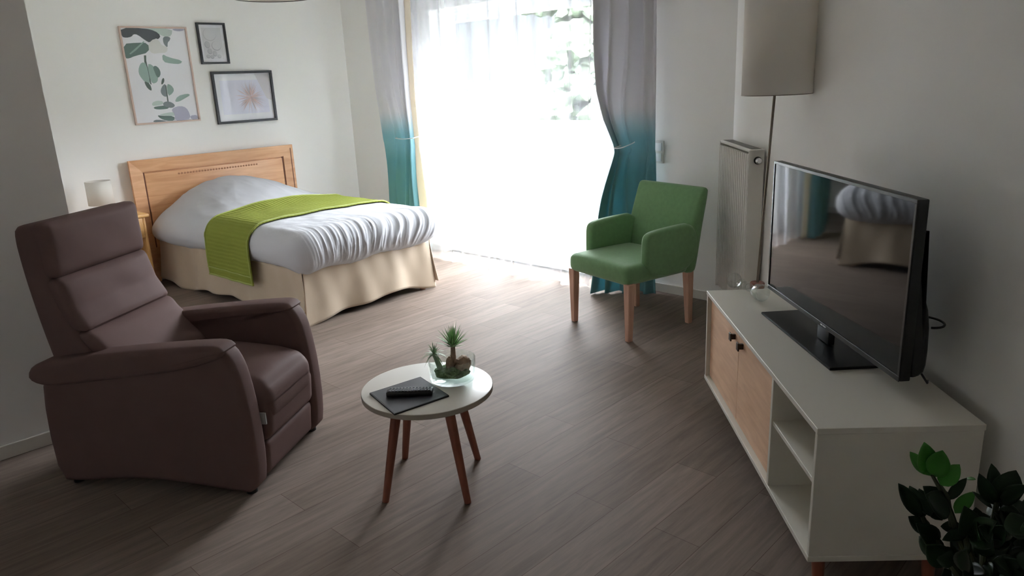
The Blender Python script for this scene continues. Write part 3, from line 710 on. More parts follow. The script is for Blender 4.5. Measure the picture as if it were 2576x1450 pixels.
# tray
tp = [Vector(p) for p in ((1.481, 2.243), (1.708, 2.211), (1.658, 1.981), (1.426, 2.016))]; tcn = sum(tp, Vector((0, 0))) / 4
tr_ = thing('serving_tray', 'square dark slate board lying on the side table', 'tray', (tcn.x, tcn.y, TZ))
b = new(); prism(b, [tuple(p - tcn) for p in reversed(tp)], .0005, .007); obj('rim', b, M['slate_rim'], tr_, smooth=False)
b = new(); prism(b, [tuple((p - tcn) * .965) for p in reversed(tp)], .007, .0076); obj('board', b, M['slate'], tr_, smooth=False)
# remote
ra = math.atan2(2.03 - 2.165, 1.625 - 1.50)
rm = thing('remote_control', 'black television remote lying on the slate board', 'remote control', (1.570, 2.105, TZ + .0078), ra)
def rmw(P, q): return Vector((P.x, P.y * (1 - .06 * q.x), P.z + .003 * max(0, q.z) * (1 - q.y ** 2)))
b = new(); cushion(b, (-.088, -.024, 0), (.088, .024, .019), .006, n=(20, 10, 6), warp=rmw); obj('body', b, M['blackplastic'], rm)
b = new()
for i in range(13):
    for j in range(3):
        x = -.078 + i * .0125; y = (-.013, 0, .013)[j]; bx(b, (x, y - .0045, .019), (x + .008, y + .0045, .0235), .001, 1)
obj('keypad', b, M['key'], rm)
# glass bowl with little plants
BC = Vector((1.782, 2.098, TZ)); 
b = new(); lathe(b, [(0, .001), (.082, .001), (.089, .006), (.0905, .02), (.0955, .092), (.0945, .094), (.093, .092), (.087, .022), (.083, .013), (0, .012)], seg=64)
tag(obj('glass_bowl', b, M['greenglass']), 'round clear glass bowl holding small plants on the side table', 'bowl').location = BC
def blob(b, c, r, sc_=(1, 1, 1), amp=.3, f=20, sub=3):
    g = bmesh.ops.create_icosphere(b, subdivisions=sub, radius=1)
    for v in g['verts']:
        d = v.co.copy(); k = 1 + amp * noise.noise(d * 1.7 + Vector(c) * f); v.co = Vector(c) + Vector((d.x * sc_[0], d.y * sc_[1], d.z * sc_[2])) * r * k
arr = thing('succulent_arrangement', 'two spiky green succulents on moss and bark inside the glass bowl', 'plant', BC + Vector((0, 0, .0135)))
b = new(); blob(b, (0, 0, .022), .07, (1, 1, .28), .25); blob(b, (-.02, -.03, .03), .03, (1, 1, .6)); blob(b, (.03, .02, .036), .03, (1, 1, .6)); obj('moss', b, M['moss'], arr)
b = new(); blob(b, (.028, -.036, .052), .026, (1.3, .9, 1.2), .5); blob(b, (.04, -.03, .06), .02, (1, 1, 1.1), .5); blob(b, (.0, .0, .05), .022, (1, 1, 1.6), .4); obj('bark', b, M['bark'], arr)
def spiky(base, n, L, w_, up, seed, m, name, lean=(0, 0, 0), droop=.2):
    b = new(); rr = random.Random(seed); base = Vector(base)
    for k in range(n):
        a = k * 2.39996 + rr.uniform(-.2, .2); t = (k + .5) / n; el = R(up[0] + (up[1] - up[0]) * t) ; l = L * rr.uniform(.8, 1.08)
        d = Vector((math.cos(a) * math.cos(el), math.sin(a) * math.cos(el), math.sin(el))) + Vector(lean); d.normalize(); s = d.cross(Vector((0, 0, 1))).normalized(); nrm = s.cross(d)
        prev = None
        for i in range(7):
            q = i / 6; p = base + d * l * q - Vector((0, 0, droop * l * q * q * math.cos(el))); ww = w_ * (math.sin(math.pi * min(1, q * .8 + .25)) if i < 6 else 0.03) * (1 - q * .35)
            row = [b.verts.new(p - s * ww), b.verts.new(p - nrm * ww * .45), b.verts.new(p + s * ww), b.verts.new(p + nrm * ww * .12)]
            if prev:
                for e_ in range(4): b.faces.new((prev[e_], prev[(e_ + 1) % 4], row[(e_ + 1) % 4], row[e_]))
            prev = row
    return obj(name, b, m, arr)
spiky((.002, -.012, .125), 58, .105, .0046, (5, 88), 4, M['succ'], 'succulent', (0, 0, .35), .15)
b = new(); tube(b, [(.0, 0, .03), (0.004, -.008, .08), (.002, -.012, .13)], [.012, .011, .009], 10); obj('stem', b, M['bark'], arr)
spiky((-.045, .05, .095), 34, .07, .0035, (-10, 80), 9, M['succ2'], 'air_plant', (0, 0, .2), .7)
b = new(); tube(b, [(-.03, .035, .03), (-.045, .05, .1)], [.012, .009], 10); obj('stem', b, M['succ2'], arr)

# ------------------------------------------------------------------ TV cabinet
S0 = Vector((1.898, .698, 0)); SL, SD, Z0, Z1, PT = 1.384, .458, .155, .5855, .018
# local frame: x along the front (towards the window), y = out of the front; z up. depth runs to -y
cab = thing('tv_cabinet', 'long white television cabinet with sand oak doors along the right wall', 'cabinet', S0, SA)
def cb(name, lo, hi, m=None, bev=.0012, parent=None):
    b = new(); bx(b, lo, hi, bev, 1); return obj(name, b, m or M['white_lac'], parent or cab, smooth=False)
cb('top_panel', (0, -SD, Z1 - PT), (SL, 0, Z1)); cb('bottom_panel', (0, -SD, Z0), (SL, 0, Z0 + PT))
cb('side_panel', (.002, -SD + .002, Z0 + PT), (PT, -.002, Z1 - PT)); cb('side_panel', (SL - PT, -SD + .002, Z0 + PT), (SL - .002, -.002, Z1 - PT))
cb('divider', (.392, -SD + .012, Z0 + PT), (.41, -.001, Z1 - PT)); cb('shelf', (PT, -SD + .012, .402), (.392, -.006, .418))
cb('back_panel', (PT, -SD + .002, Z0 + PT), (SL - PT, -SD + .010, Z1 - PT))
for x0, x1, kx in ((.412, .888, .83), (.891, SL - PT - .002, .945)):
    dd = cb('door', (x0, -.038, Z0 + PT + .003), (x1, -.020, Z1 - PT - .003), M['doorwood'], .0015)
    b = new(); bx(b, (kx - .006, -.020, .508), (kx + .006, -.002, .53), .001, 1); bx(b, (kx - .013, -.002, .503), (kx + .013, .004, .535), .001, 1); obj('knob', b, M['bronze'], dd, smooth=False)
for x, y in ((.075, -.06), (.075, -SD + .07), (SL - .13, -.22), (SL - .13, -SD + .06)):
    sx = -1 if x < .5 else (1 if x > 1 else 0); obj('leg', leg_bm((x, y, Z0), (x + sx * .015, y, 0), .022, .015, 20), M['redwood'], cab)

# ------------------------------------------------------------------ television
TA = R(45.98); t_ = Vector((math.cos(TA), math.sin(TA), 0)); tn = Vector((math.sin(TA), -math.cos(TA), 0))
pc = (Vector((2.768, 1.257, 0)) + Vector((2.309, .846, 0))) / 2
TP = pc + tn * .08
tv = thing('television', 'flat black widescreen television on its glossy stand on the cabinet', 'television', (TP.x, TP.y, Z1), TA)
# local: x along screen (far = +), y = towards the room, z up from cabinet top
U0, U1, V0, V1 = -.572, .447, .068, .605
b = new(); bx(b, (U0, -.032, V0), (U1, 0, V1), .004); obj('housing', b, M['blackplastic'], tv)
b = new(); bw_ = .011
for lo, hi in (((U0, 0, V1 - bw_), (U1, .004, V1)), ((U0, 0, V0), (U1, .004, V0 + .017)), ((U0, 0, V0 + .017), (U0 + bw_, .004, V1 - bw_)), ((U1 - bw_, 0, V0 + .017), (U1, .004, V1 - bw_))): bx(b, lo, hi, .001, 1)
obj('bezel', b, M['bezel'], tv, smooth=False)
b = new(); bx(b, (U0 + bw_, -.001, V0 + .017), (U1 - bw_, .0012, V1 - bw_)); obj('screen', b, M['screen'], tv, smooth=False)
b = new(); bx(b, (-.10, .004, V0 + .006), (-.078, .0045, V0 + .0105)); bx(b, (-.074, .004, V0 + .006), (-.06, .0045, V0 + .0105)); obj('maker_mark', b, M['mark'], tv, smooth=False)
b = new(); slab(b, smooth_poly([(-.032, .62 - .10), (-.045, .50), (-.052, .34), (-.082, .26), (-.088, .12), (-.078, .075), (-.03, .072)], 1), U0 + .012, U1 - .012, .012, 3, lambda u, v, z: Vector((v, u, z))); obj('rear_housing', b, M['blackplastic'], tv)
b = new(); bx(b, (-.11, -.028, .012), (-.02, -.004, V0 + .02), .003); obj('neck', b, M['blackplastic'], tv)
b = new(); prism(b, [(-.308, .08), (-.31, -.145), (.31, -.145), (.308, .08)], .0005, .010); o = obj('base_plate', b, M['blackgloss'], tv, smooth=False)
m_ = o.modifiers.new('bevel', 'BEVEL'); m_.width = .003; m_.segments = 2
def arc(c, rx, ry, a0, a1, n=24): return [Vector((c[0] + rx * math.cos(a0 + (a1 - a0) * k / n), c[1] + ry * math.sin(a0 + (a1 - a0) * k / n), c[2])) for k in range(n + 1)]
b = new(); tube(b, arc((-.53, -.085, .235), .055, .045, R(20), R(-200)), .0035, 8)
obj('cable', b, M['blackplastic'], tv)
b = new(); tube(b, [(-.42, -.08, .12), (-.43, -.10, .09), (-.45, -.13, .05), (-.47, -.15, .012), (-.44, -.17, .006)], .0035, 8)
obj('cable', b, M['blackplastic'], tv)

# clear glass candle holder lying on the cabinet
g0, g1_ = Vector((3.037, 1.543, Z1)), Vector((2.911, 1.343, Z1)); gd = (g1_ - g0); gl = gd.length; gdn = gd.normalized()
rot = gdn.to_track_quat('Z', 'Y').to_matrix().to_4x4()
o_prof = [(.036, 0), (.034, .012), (.027, .028), (.017, .042), (.012, .050), (.020, .058), (.024, .068), (.019, .078), (.011, .084), (.018, .092), (.021, .101), (.016, .110), (.010, .116), (.017, .124), (.019, .132), (.013, .141), (.010, .150), (.020, .170), (.031, .190), (.037, .215), (.037, .236)]
prof = o_prof + [(r - .003, z) for r, z in reversed(o_prof) if r > .02 and z > .16] + [(0, .165)]
prof = [(0, .02)] + [(r - .003, z) for r, z in reversed(o_prof) if z < .03 and r > .02] + prof
b = new(); lathe(b, prof, seg=48, mtx=rot)
gh = obj('candle_holder', b, M['holderglass'], loc=None); gh.location = g0 + Vector((0, 0, .0375)); tag(gh, 'clear ribbed glass candle holder lying on the white cabinet top', 'candle holder')

# ------------------------------------------------------------------ floor lamp
fl = thing('floor_lamp', 'slim floor lamp with large white drum shade beside the radiator', 'lamp', (3.385, 1.612, 0))
LB = Vector((3.385, 1.612, 0))
def lp(x, y, z): return Vector((x, y, z)) - LB
b = new(); lathe(b, [(0, 0), (.12, 0), (.12, .012), (.03, .02), (0, .02)], seg=48); obj('base', b, M['white_lac'], fl)
b = new(); tube(b, [lp(3.387, 1.610, .018), lp(3.402, 1.601, .511), lp(3.409, 1.585, .982), lp(3.417, 1.568, 1.426), lp(3.420, 1.562, 1.75)], .0065, 12); obj('pole', b, M['pole'], fl)
b = new(); lathe(b, [(0, 0), (.035, 0), (.036, .006), (.036, .024), (.033, .028), (0, .028)], c=lp(3.402, 1.601, .492), seg=32); obj('collar', b, M['redwood'], fl)
b = new(); lathe(b, [(.157, 0), (.157, .52)], c=lp(3.421, 1.560, 1.434), seg=72); thicken(obj('lamp_shade', b, M['shade'], fl), .003)
b = new(); tube(b, arc(lp(3.421, 1.560, 1.434), .158, .158, 0, 2 * math.pi, 60), .0018, 6, caps=False)
obj('shade_ring', b, M['pole'], fl)
for a in (0, 120, 240): b = new(); tube(b, [lp(3.419, 1.563, 1.70), lp(3.421 + .156 * math.cos(R(a)), 1.560 + .156 * math.sin(R(a)), 1.72)], .002, 6); obj('spoke', b, M['pole'], fl)
b = new(); bmesh.ops.create_uvsphere(b, u_segments=20, v_segments=12, radius=.03, matrix=Matrix.Translation(lp(3.420, 1.562, 1.78))); obj('bulb', b, M['shade'], fl)

# ------------------------------------------------------------------ radiator
rd = thing('radiator', 'tall white panel radiator with vertical ribs on the right wall', 'radiator', C + Vector((0, 0, 0)), SA + math.pi)
# local: x = away from the corner along the wall, y = ... wall normal into the room is -N
sgn = 1 if (Matrix.Rotation(SA + math.pi, 3, 'Z') @ Vector((0, 1, 0))).dot(-N) > 0 else -1
def ry(v): return sgn * v
def rb(name, lo, hi, m=M['radiator'], bev=.004, parent=None):
    b = new(); bx(b, (lo[0], min(ry(lo[1]), ry(hi[1])), lo[2]), (hi[0], max(ry(lo[1]), ry(hi[1])), hi[2]), bev); return obj(name, b, m, parent or rd, smooth=False)
RX0, RX1, RZ0, RZ1 = .075, .755, .16, 1.125
b = new()
def front_prof(u):
    k = (u - RX0 - .03) / .04; return .0
pts = []; nrib = 16
xs = [RX0]; 
import itertools
prof_pts = [(RX0 + .012, .088)]
wd = (RX1 - RX0 - .03) / nrib
for i in range(nrib):
    x = RX0 + .015 + i * wd; prof_pts += [(x + wd * .12, .088), (x + wd * .3, .104), (x + wd * .7, .104), (x + wd * .88, .088)]
prof_pts.append((RX1 - .012, .088))
poly = prof_pts + [(RX1 - .012, .07), (RX0 + .012, .07)]
vsA = [b.verts.new((x, ry(y), RZ0 + .02)) for x, y in poly]; vsB = [b.verts.new((x, ry(y), RZ1 - .03)) for x, y in poly]
for i in range(len(poly)): b.faces.new((vsA[i], vsA[(i + 1) % len(poly)], vsB[(i + 1) % len(poly)], vsB[i]))
b.faces.new(vsA); b.faces.new(list(reversed(vsB))); obj('front_panel', b, M['radiator'], rd, smooth=False)
rb('rear_panel', (RX0 + .012, .03, RZ0 + .02), (RX1 - .012, .045, RZ1 - .03))
rb('side_cover', (RX1 - .012, .018, RZ0), (RX1, .106, RZ1 - .005)); rb('side_cover', (RX0, .018, RZ0), (RX0 + .012, .106, RZ1 - .005))
rb('top_grille', (RX0, .018, RZ1 - .018), (RX1, .1, RZ1))
b = new()
for i in range(26): x = RX0 + .03 + i * .025; bx(b, (x, min(ry(.03), ry(.088)), RZ1), (x + .008, max(ry(.03), ry(.088)), RZ1 + .001))
obj('grille_slots', b, M['bezel'], rd, smooth=False)
b = new(); lathe(b, [(0, .046), (.012, .045), (.016, .04), (.017, .012), (.012, .008), (.012, 0), (0, 0)], seg=28, mtx=Matrix.Translation((RX1, ry(.058), RZ1 - .06)) @ Matrix.Rotation(R(90), 4, 'Y')); kn = obj('valve_knob', b, M['chrome'], rd)
b = new(); lathe(b, [(0, .004), (.021, .004), (.021, .014), (0, .014)], seg=28, mtx=Matrix.Translation((RX1, ry(.058), RZ1 - .06)) @ Matrix.Rotation(R(90), 4, 'Y')); obj('valve_collar', b, M['bezel'], kn)
for x in (RX0 + .1, RX1 - .1): rb('wall_bracket', (x, .004, .9), (x + .03, .035, .96), bev=.002)
b = new()
for yy in (.045, .075): tube(b, [(RX1 - .05, ry(yy), .18), (RX1 - .05, ry(yy), .0)], .008, 10)
obj('pipe', b, M['radiator'], rd)

# ------------------------------------------------------------------ wall switches right of the curtain
sw = thing('wall_switch', 'pair of white light switches on the wall by the right curtain', 'switch', (XW, 2.885, 1.02))
b = new(); bx(b, (-.010, -.041, -.078), (0, .041, .078), .003); obj('plate', b, M['socket'], sw)
for z in (-.036, .036): b = new(); bx(b, (-.016, -.027, z - .027), (-.009, .027, z + .027), .002); obj('rocker', b, M['pvc'], sw)

# ------------------------------------------------------------------ curtains
def interp(tab, z):
    if z >= tab[0][0]: 
        (z0, v0), (z1, v1) = tab[0], tab[1]; return v0 + (v1 - v0) * (z - z0) / (z1 - z0) * .35
    for (z0, v0), (z1, v1) in zip(tab, tab[1:]):
        if z >= z1: 
            t = (z - z1) / (z0 - z1); t = t * t * (3 - 2 * t) if False else t; return v1 + (v0 - v1) * t
    return tab[-1][1]
def edge(X, px): return sorted(((onx(x, y, X).z, onx(x, y, X).y) for x, y in px), reverse=True)
XC = 4.13; ZT = 2.47
inR = edge(XC, ((1490, 0), (1493, 120), (1503, 230), (1520, 300), (1543, 360), (1548, 380), (1535, 430), (1518, 500), (1503, 580), (1488, 680), (1481, 738)))
outR = edge(4.36, ((1648, 0), (1647, 250), (1646, 500), (1644, 700)))
inL = edge(XC, ((1012, 0), (1018, 120), (1026, 250), (1034, 330), (1036, 350), (1042, 420), (1050, 515), (1056, 600)))
outL = edge(XC, ((922, 0), (945, 200), (967, 350), (985, 500), (1000, 600)))
def curtain(name, label, inn, out, nf, tie_z, sq, seed, lin=False, zb=.012, xb=0, back=0, amp=1):
    rr = random.Random(seed); ph = [rr.uniform(-.5, .5) for _ in range(nf + 2)]
    t0 = thing(name, label, 'curtain', (XC, 0, 0), group=None)
    def f(u, v):
        z = ZT + (zb - ZT) * v; yi, yo = interp(inn, z), interp(out, z)
        g = math.exp(-((z - tie_z) / .42) ** 2) * sq         # gathering strength near the tie
        uu = u ** (1 + 1.1 * g)                              # u: 0 inner .. 1 outer -> folds crowd to the inner side
        y = yi + (yo - yi) * uu
        am = (.034 - .014 * g) * (1 - .5 * u * g)
        pk = u ** .8 * nf * 2 * math.pi + seed + .5 * math.sin(z * 1.3 + u * 5); fold = (math.sin(pk) + .25 * math.sin(2 * pk + 1)) * (1.15 - .6 * u)
        x = amp * am * fold + .02 * math.exp(-((z - tie_z) / .25) ** 2) * math.sin(u * math.pi) - xb * max(0, (1.0 - z)) * (1 - u)
        if z < tie_z: x += .012 * math.sin(u * 9 + z * 6)
        return Vector((x + back * (.15 + .85 * min(1, uu * 1.5)), y, z))
    b = new(); grid(b, 150, 90, f); o = obj('curtain_panel', b, M['curtain'], t0, angle=180); thicken(o, .004)
    if lin:
        def g_(u, v):
            z = ZT + (zb - ZT) * v; yi = interp(inn, z); wdt = .040 if z > tie_z else .03 + .05 * min(1, (tie_z - z) / .5)
            return Vector((.030 + .02 * u, yi + .03 - (wdt + .03) * u, z))
        b = new(); grid(b, 6, 60, g_); o = obj('lining', b, M['lining'], t0, angle=180); thicken(o, .002)
    return t0, f
tR, fR = curtain('curtain', 'grey to teal dip-dyed curtain tied back behind the green armchair', inR, outR, 4, 1.045, .9, 2, back=.23, amp=1.5)
tL, fL = curtain('curtain', 'grey to teal dip-dyed curtain with cream lining beyond the foot of the bed', inL, outL, 4, 1.07, .6, 5, lin=True)
# tie-backs
def tie(t0, y0, y1, z0, z1, sag, dep):
    b = new(); pts = []
    for k in range(25):
        q = k / 24; pts.append(Vector((-.045 - dep * math.sin(q * math.pi), y0 + (y1 - y0) * q, z0 + (z1 - z0) * q - sag * math.sin(q * math.pi))))
    pts = [Vector((.03, y0 - .004 if y0 > y1 else y0 + .004, z0 + .01))] + pts + [Vector((-.02, y1, z1 + .006))]
    tube(b, pts, .0035, 8); obj('tieback_cord', b, M['cord'], t0)
a0, a1 = onx(1543, 373, XC - .05), onx(1590, 361, XC - .05); tie(tR, a0.y, a1.y, a0.z, a1.z, .012, .02)
a0, a1 = onx(1038, 348, XC - .05), onx(993, 348, XC - .05); tie(tL, a0.y, a1.y, a0.z, a1.z, .006, .015)
# sheer
sh0 = edge(4.24, ((1502, 0), (1500, 200), (1497, 380), (1483, 560), (1472, 722))); 
SHY0, SHY1 = 3.42, 5.42
rs = random.Random(11); folds = []; y = 0
NS = 13
cent = sorted([(k + .5 + rs.uniform(-.28, .28)) / NS for k in range(NS)]); amp = [rs.uniform(.5, 1.25) for _ in range(NS)]; wdh = [rs.uniform(.012, .030) for _ in range(NS)]
def fsheer(u, v):
    z = ZT + (.008 - ZT) * v; yr = interp(sh0, z); yl = SHY1 + .05 * (1 - v)
    yy = yr + (yl - yr) * u; x = 0
    for c_, a_, w_ in zip(cent, amp, wdh):
        c2 = c_ + .012 * math.sin(c_ * 40 + z * 1.1) * v; d_ = (u - c2) / w_; x += -.062 * a_ * math.exp(-d_ * d_) * (.55 + .45 * v)
    x += .010 * math.sin(u * 47 + 2 * math.sin(z))
    return Vector((4.335 + x - .05 * v * v, yy, z + .012 * v ** 8 * math.sin(u * 33)))
b = new(); grid(b, 620, 50, fsheer); sh = obj('sheer_curtain', b, M['sheer'], loc=(4.26, 4.4, 0), angle=180)
tag(sh, 'translucent white sheer curtain hanging across the balcony door', 'curtain')
tk = thing('curtain_track', 'white curtain track under the ceiling above the balcony door', 'curtain track', (4.2, 4.35, ZT))
b = new(); bx(b, (-.10, -1.8, 0), (-.04, 1.9, .03), .004); bx(b, (.06, -1.8, 0), (.12, 1.9, .03), .004); obj('rail', b, M['pvc'], tk)
for yy in (-1.5, 0, 1.5): b = new(); bx(b, (-.10, yy, .03), (.12, yy + .04, ZC - ZT), .003); obj('bracket', b, M['pvc'], tk)

# ------------------------------------------------------------------ ceiling lamp over the room, only its lower rim shows
PL = onz(691, 6, 2.075); away = Vector((PL.x, PL.y, 0)).normalized(); PR = .235; PCn = PL - away * PR
pl_ = thing('pendant_lamp', 'pendant lamp with wire rim cut off by the top of the frame', 'lamp', (PCn.x, PCn.y, ZC))
zb = 2.078 - ZC
b = new(); lathe(b, [(PR, zb), (PR - .01, zb + .2)], seg=72); thicken(obj('lamp_shade', b, M['shade'], pl_), .002)
b = new(); tube(b, arc((0, 0, zb), PR + .001, PR + .001, 0, 2 * math.pi, 72), .0028, 8, caps=False); obj('rim', b, mat('grey_wire', srgb(96, 94, 92), .5), pl_)
b = new(); tube(b, [(0, 0, 0), (0, 0, zb + .2)], .004, 8); 
for a in (0, 120, 240): tube(b, [(0, 0, zb + .18), ((PR - .01) * math.cos(R(a)), (PR - .01) * math.sin(R(a)), zb + .19)], .002, 6)
lathe(b, [(0, -.03), (.045, -.028), (.05, 0), (0, 0)], seg=32); obj('suspension', b, M['pvc'], pl_)
b = new(); bmesh.ops.create_uvsphere(b, u_segments=20, v_segments=12, radius=.035, matrix=Matrix.Translation((0, 0, zb + .12))); obj('bulb', b, M['shade'], pl_)

# ------------------------------------------------------------------ foreground plant
PD = 1.15
def pp_(x, y, dd=PD):
    r_ = ray(x, y); h = math.hypot(r_.x, r_.y); return EYE + r_ * (dd / h)
P0 = Vector((1.17, .165, 0)); 
pl2 = thing('potted_plant', 'dark potted plant with glossy oval leaves in front of the cabinet', 'plant', P0)
b = new(); lathe(b, [(0, 0), (.12, 0), (.13, .01), (.155, .46), (.165, .48), (.160, .50), (.145, .49), (.14, .45), (0, .45)], seg=56); obj('pot', b, M['pot'], pl2)
b = new(); lathe(b, [(0, .462), (.08, .465), (.139, .452), (.139, .440)], seg=40); obj('soil', b, M['soil'], pl2)
toc = (EYE - pp_(2400, 1300)).normalized()
def leaf(b, base, tip, width, nrm, cup=.18, bend=.12):
    base, tip = Vector(base), Vector(tip); ax = tip - base; L = ax.length; d = ax / L; s = d.cross(nrm).normalized(); n_ = s.cross(d)
    rows = []
    for i in range(9):
        t = i / 8; w_ = width * .5 * (math.sin(math.pi * (t ** .8)) ** .75 if 0 < i < 8 else .03); c = base + ax * t + n_ * (L * bend * (math.sin(t * math.pi)))
        rows.append([b.verts.new(c + s * w_ * k + n_ * (abs(k) * w_ * cup)) for k in (-1, -.55, 0, .55, 1)])
    for r1, r2 in zip(rows, rows[1:]):
        for k in range(4): b.faces.new((r1[k], r1[k + 1], r2[k + 1], r2[k]))
spec = [ # base px, tip px, width (px), depth offset base, tip, material
 ((2340, 1196), (2289, 1137), 30, 0, .02, 1), ((2342, 1198), (2325, 1113), 44, .01, -.01, 1), ((2352, 1200), (2371, 1134), 46, .0, -.02, 1), ((2366, 1222), (2414, 1169), 40, 0, .02, 1),
 ((2500, 1270), (2463, 1192), 30, 0, -.02, 0), ((2508, 1268), (2494, 1167), 40, 0, .01, 0), ((2512, 1262), (2556, 1184), 54, 0, .02, 0), ((2515, 1264), (2582, 1222), 34, 0, -.03, 0),
 ((2318, 1300), (2260, 1217), 34, 0, -.02, 0), ((2325, 1302), (2288, 1223), 38, .01, .02, 0), ((2340, 1300), (2312, 1230), 32, 0, .03, 0), ((2385, 1275), (2322, 1224), 44, .01, .0, 0), ((2390, 1290), (2330, 1246), 60, -.01, -.03, 0),
 ((2386, 1258), (2432, 1203), 22, 0, .02, 0), ((2402, 1292), (2452, 1238), 28, 0, .03, 1), ((2496, 1280), (2446, 1237), 12, 0, .02, 0), ((2455, 1207), (2428, 1206), 8, .02, .03, 1),
 ((2490, 1300), (2436, 1330), 34, 0, -.02, 0), ((2420, 1330), (2366, 1325), 30, 0, .0, 0), ((2520, 1290), (2570, 1262), 50, 0, .02, 0), ((2510, 1290), (2580, 1320), 52, 0, -.02, 0), ((2500, 1310), (2560, 1345), 50, 0, 0, 0),
 ((2430, 1338), (2370, 1360), 26, 0, -.03, 0), ((2435, 1340), (2478, 1362), 24, 0, .02, 0), ((2460, 1295), (2422, 1292), 8, 0, .02, 0),
 ((2400, 1380), (2440, 1355), 44, 0, .0, 0), ((2340, 1340), (2285, 1300), 34, 0, .0, 0), ((2360, 1370), (2305, 1318), 44, 0, -.02, 0), ((2370, 1310), (2340, 1262), 34, 0, .02, 0), ((2390, 1290), (2345, 1275), 30, 0, .03, 0),
 ((2375, 1400), (2312, 1350), 46, 0, .02, 0), ((2385, 1420), (2330, 1372), 50, 0, -.03, 0)]
bD, bB = new(), new()
for bp_, tp_, w_, o0, o1, mi in spec:
    A_, B_ = pp_(*bp_, PD + o0), pp_(*tp_, PD + o1); wd_ = w_ * (A_ - EYE).length / FPX * 1.0
    nn_ = (toc + Vector((rnd.uniform(-.4, .4), rnd.uniform(-.4, .4), rnd.uniform(.0, .6)))).normalized()
    leaf(bB if mi else bD, A_ - P0, B_ - P0, wd_, nn_, .25, rnd.uniform(-.08, .1))
for k in range(150):
    x = 2385 + rnd.random() * 330; y = 1345 + rnd.random() * 230; dd = PD + rnd.uniform(-.07, .10)
    if y < 1345 + max(0, (2440 - x)) * 1.1: continue
    A_ = pp_(x, y, dd); a = rnd.uniform(-2.9, .3); L_ = rnd.uniform(45, 75); B_ = pp_(x + L_ * math.cos(a), y + L_ * math.sin(a), dd + rnd.uniform(-.04, .04))
    leaf(bD, A_ - P0, B_ - P0, .024 + rnd.random() * .012, (toc + Vector((rnd.uniform(-.8, .8), rnd.uniform(-.8, .8), rnd.uniform(-.2, .9)))).normalized(), .25, rnd.uniform(-.1, .12))
for k in range(120):   # the lower crown, under the frame
    a = rnd.uniform(0, 6.28); r_ = rnd.uniform(.03, .19); z = rnd.uniform(.52, .86); A_ = Vector((r_ * math.cos(a), r_ * math.sin(a), z)); B_ = A_ + Vector((math.cos(a + rnd.uniform(-1, 1)) * .05, math.sin(a + rnd.uniform(-1, 1)) * .05, rnd.uniform(-.01, .05)))
    _c = [(p_ + P0 - EYE) for p_ in (A_, B_)]; _pp = [(1288 + FPX * c_.dot(rt) / c_.dot(fw), 725 + FPX * c_.dot(dn) / c_.dot(fw)) for c_ in _c]
    if any(x_ < 2395 + max(0, 1400 - y_) * .8 and y_ < 1600 for x_, y_ in _pp): continue
    leaf(bD, A_, B_, .032, Vector((rnd.uniform(-.5, .5), rnd.uniform(-.5, .5), 1)).normalized(), .25, .08)
ol = obj('foliage', bD, M['leafdark'], pl2, angle=180); thicken(ol, .0008); ol = obj('young_foliage', bB, M['leafbright'], pl2, angle=180); thicken(ol, .0008)
b = new()
def stemto(pts, r_=.0035):
    base = Vector((rnd.uniform(-.03, .03), rnd.uniform(-.03, .03), .45)); q = [base] + [pp_(*p) - P0 for p in pts]
    q = smooth_poly(q, 2, closed=False); tube(b, q, [.006 + (r_ - .006) * i / (len(q) - 1) for i in range(len(q))], 8)
stemto([(2470, 1500), (2420, 1380), (2390, 1275), (2345, 1196)], .0025); stemto([(2480, 1500), (2470, 1400), (2495, 1330), (2508, 1264)]); stemto([(2450, 1500), (2390, 1420), (2340, 1340), (2320, 1300)])
stemto([(2440, 1450), (2400, 1330), (2385, 1262)], .002); stemto([(2500, 1500), (2440, 1400), (2428, 1335)]); stemto([(2395, 1270), (2366, 1222)][:1] + [(2366, 1222)], .002)
obj('stem', b, M['stem'], pl2)

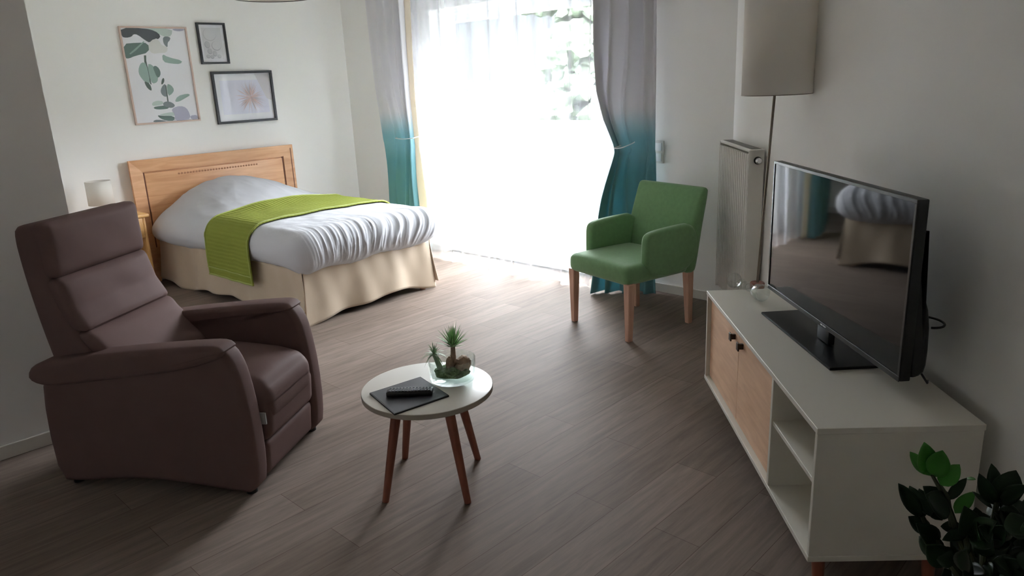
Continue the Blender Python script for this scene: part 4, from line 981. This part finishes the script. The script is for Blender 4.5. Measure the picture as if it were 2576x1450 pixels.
# ------------------------------------------------------------------ outside: garden chair, table and trees
gt = thing('garden_table', 'pale round garden table on the balcony seen through the sheer', 'table', (5.55, 4.75, -.02))
b = new(); lathe(b, [(0, .70), (.32, .70), (.33, .71), (.32, .725), (0, .725)], seg=40); obj('tabletop', b, M['render'], gt)
b = new(); lathe(b, [(0, 0), (.2, 0), (.2, .02), (.03, .04), (.025, .70), (0, .70)], seg=24); obj('pedestal', b, M['mark'], gt)
gch = thing('garden_chair', 'grey slatted garden chair on the balcony behind the sheer', 'chair', (5.3, 3.95, -.02), R(20))
for sx in (-1, 1):
    for sy in (-1, 1): b = new(); tube(b, [(sx * .2, sy * .22, 0), (sx * .2, sy * .22, .44 if sx < 0 else .85)], .012, 8); obj('leg', b, M['mark'], gch)
b = new()
for k in range(6): bx(b, (-.21 + k * .07, -.22, .43), (-.15 + k * .07, .22, .445), .003)
obj('seat', b, M['mark'], gch)
b = new()
for k in range(5): bx(b, (.19, -.22, .52 + k * .07), (.205, .22, .57 + k * .07), .003)
obj('backrest', b, M['mark'], gch)
def tree(x, y, h, r_, label, seed, name='tree'):
    t = thing(name, label, 'tree', (x, y, -3.2)); rr = random.Random(seed)
    b = new(); tube(b, [(0, 0, 0), (.1, 0, h * .4), (0, .1, h * .75)], [.22, .17, .08], 10); obj('trunk', b, M['trunk'], t)
    b = new()
    for k in range(70):
        a = rr.uniform(0, 6.28); q = rr.uniform(.1, 1); c = (r_ * q * .8 * math.cos(a), r_ * q * .8 * math.sin(a), h * rr.uniform(.38, .97)); blob(b, c, r_ * rr.uniform(.14, .3), (1, 1, .8), 1.1, 7, 3)
    obj('crown', b, M['foliage'], t)
    return t
tree(18.5, 14.2, 7.6, 2.2, 'tall leafy tree beyond the balcony, right part of the door', 1)

b = new(); rr_ = random.Random(5)
def hw(P, q):
    n_ = noise.noise(Vector((P.y * .35, P.z * .4, 1))) * .9 + noise.noise(Vector((P.y * 1.3, P.z * 1.3, P.x))) * .4
    return Vector((P.x + n_, P.y, P.z + n_ * .55 * max(0, q.z)))
cushion(b, (30, -6, -3.25), (33, 62, 1.7), 1.2, n=(8, 240, 20), warp=hw)
hg = obj('hedgerow', b, M['foliage']); tag(hg, 'long hazy green hedgerow far beyond the balcony parapet', 'hedge')
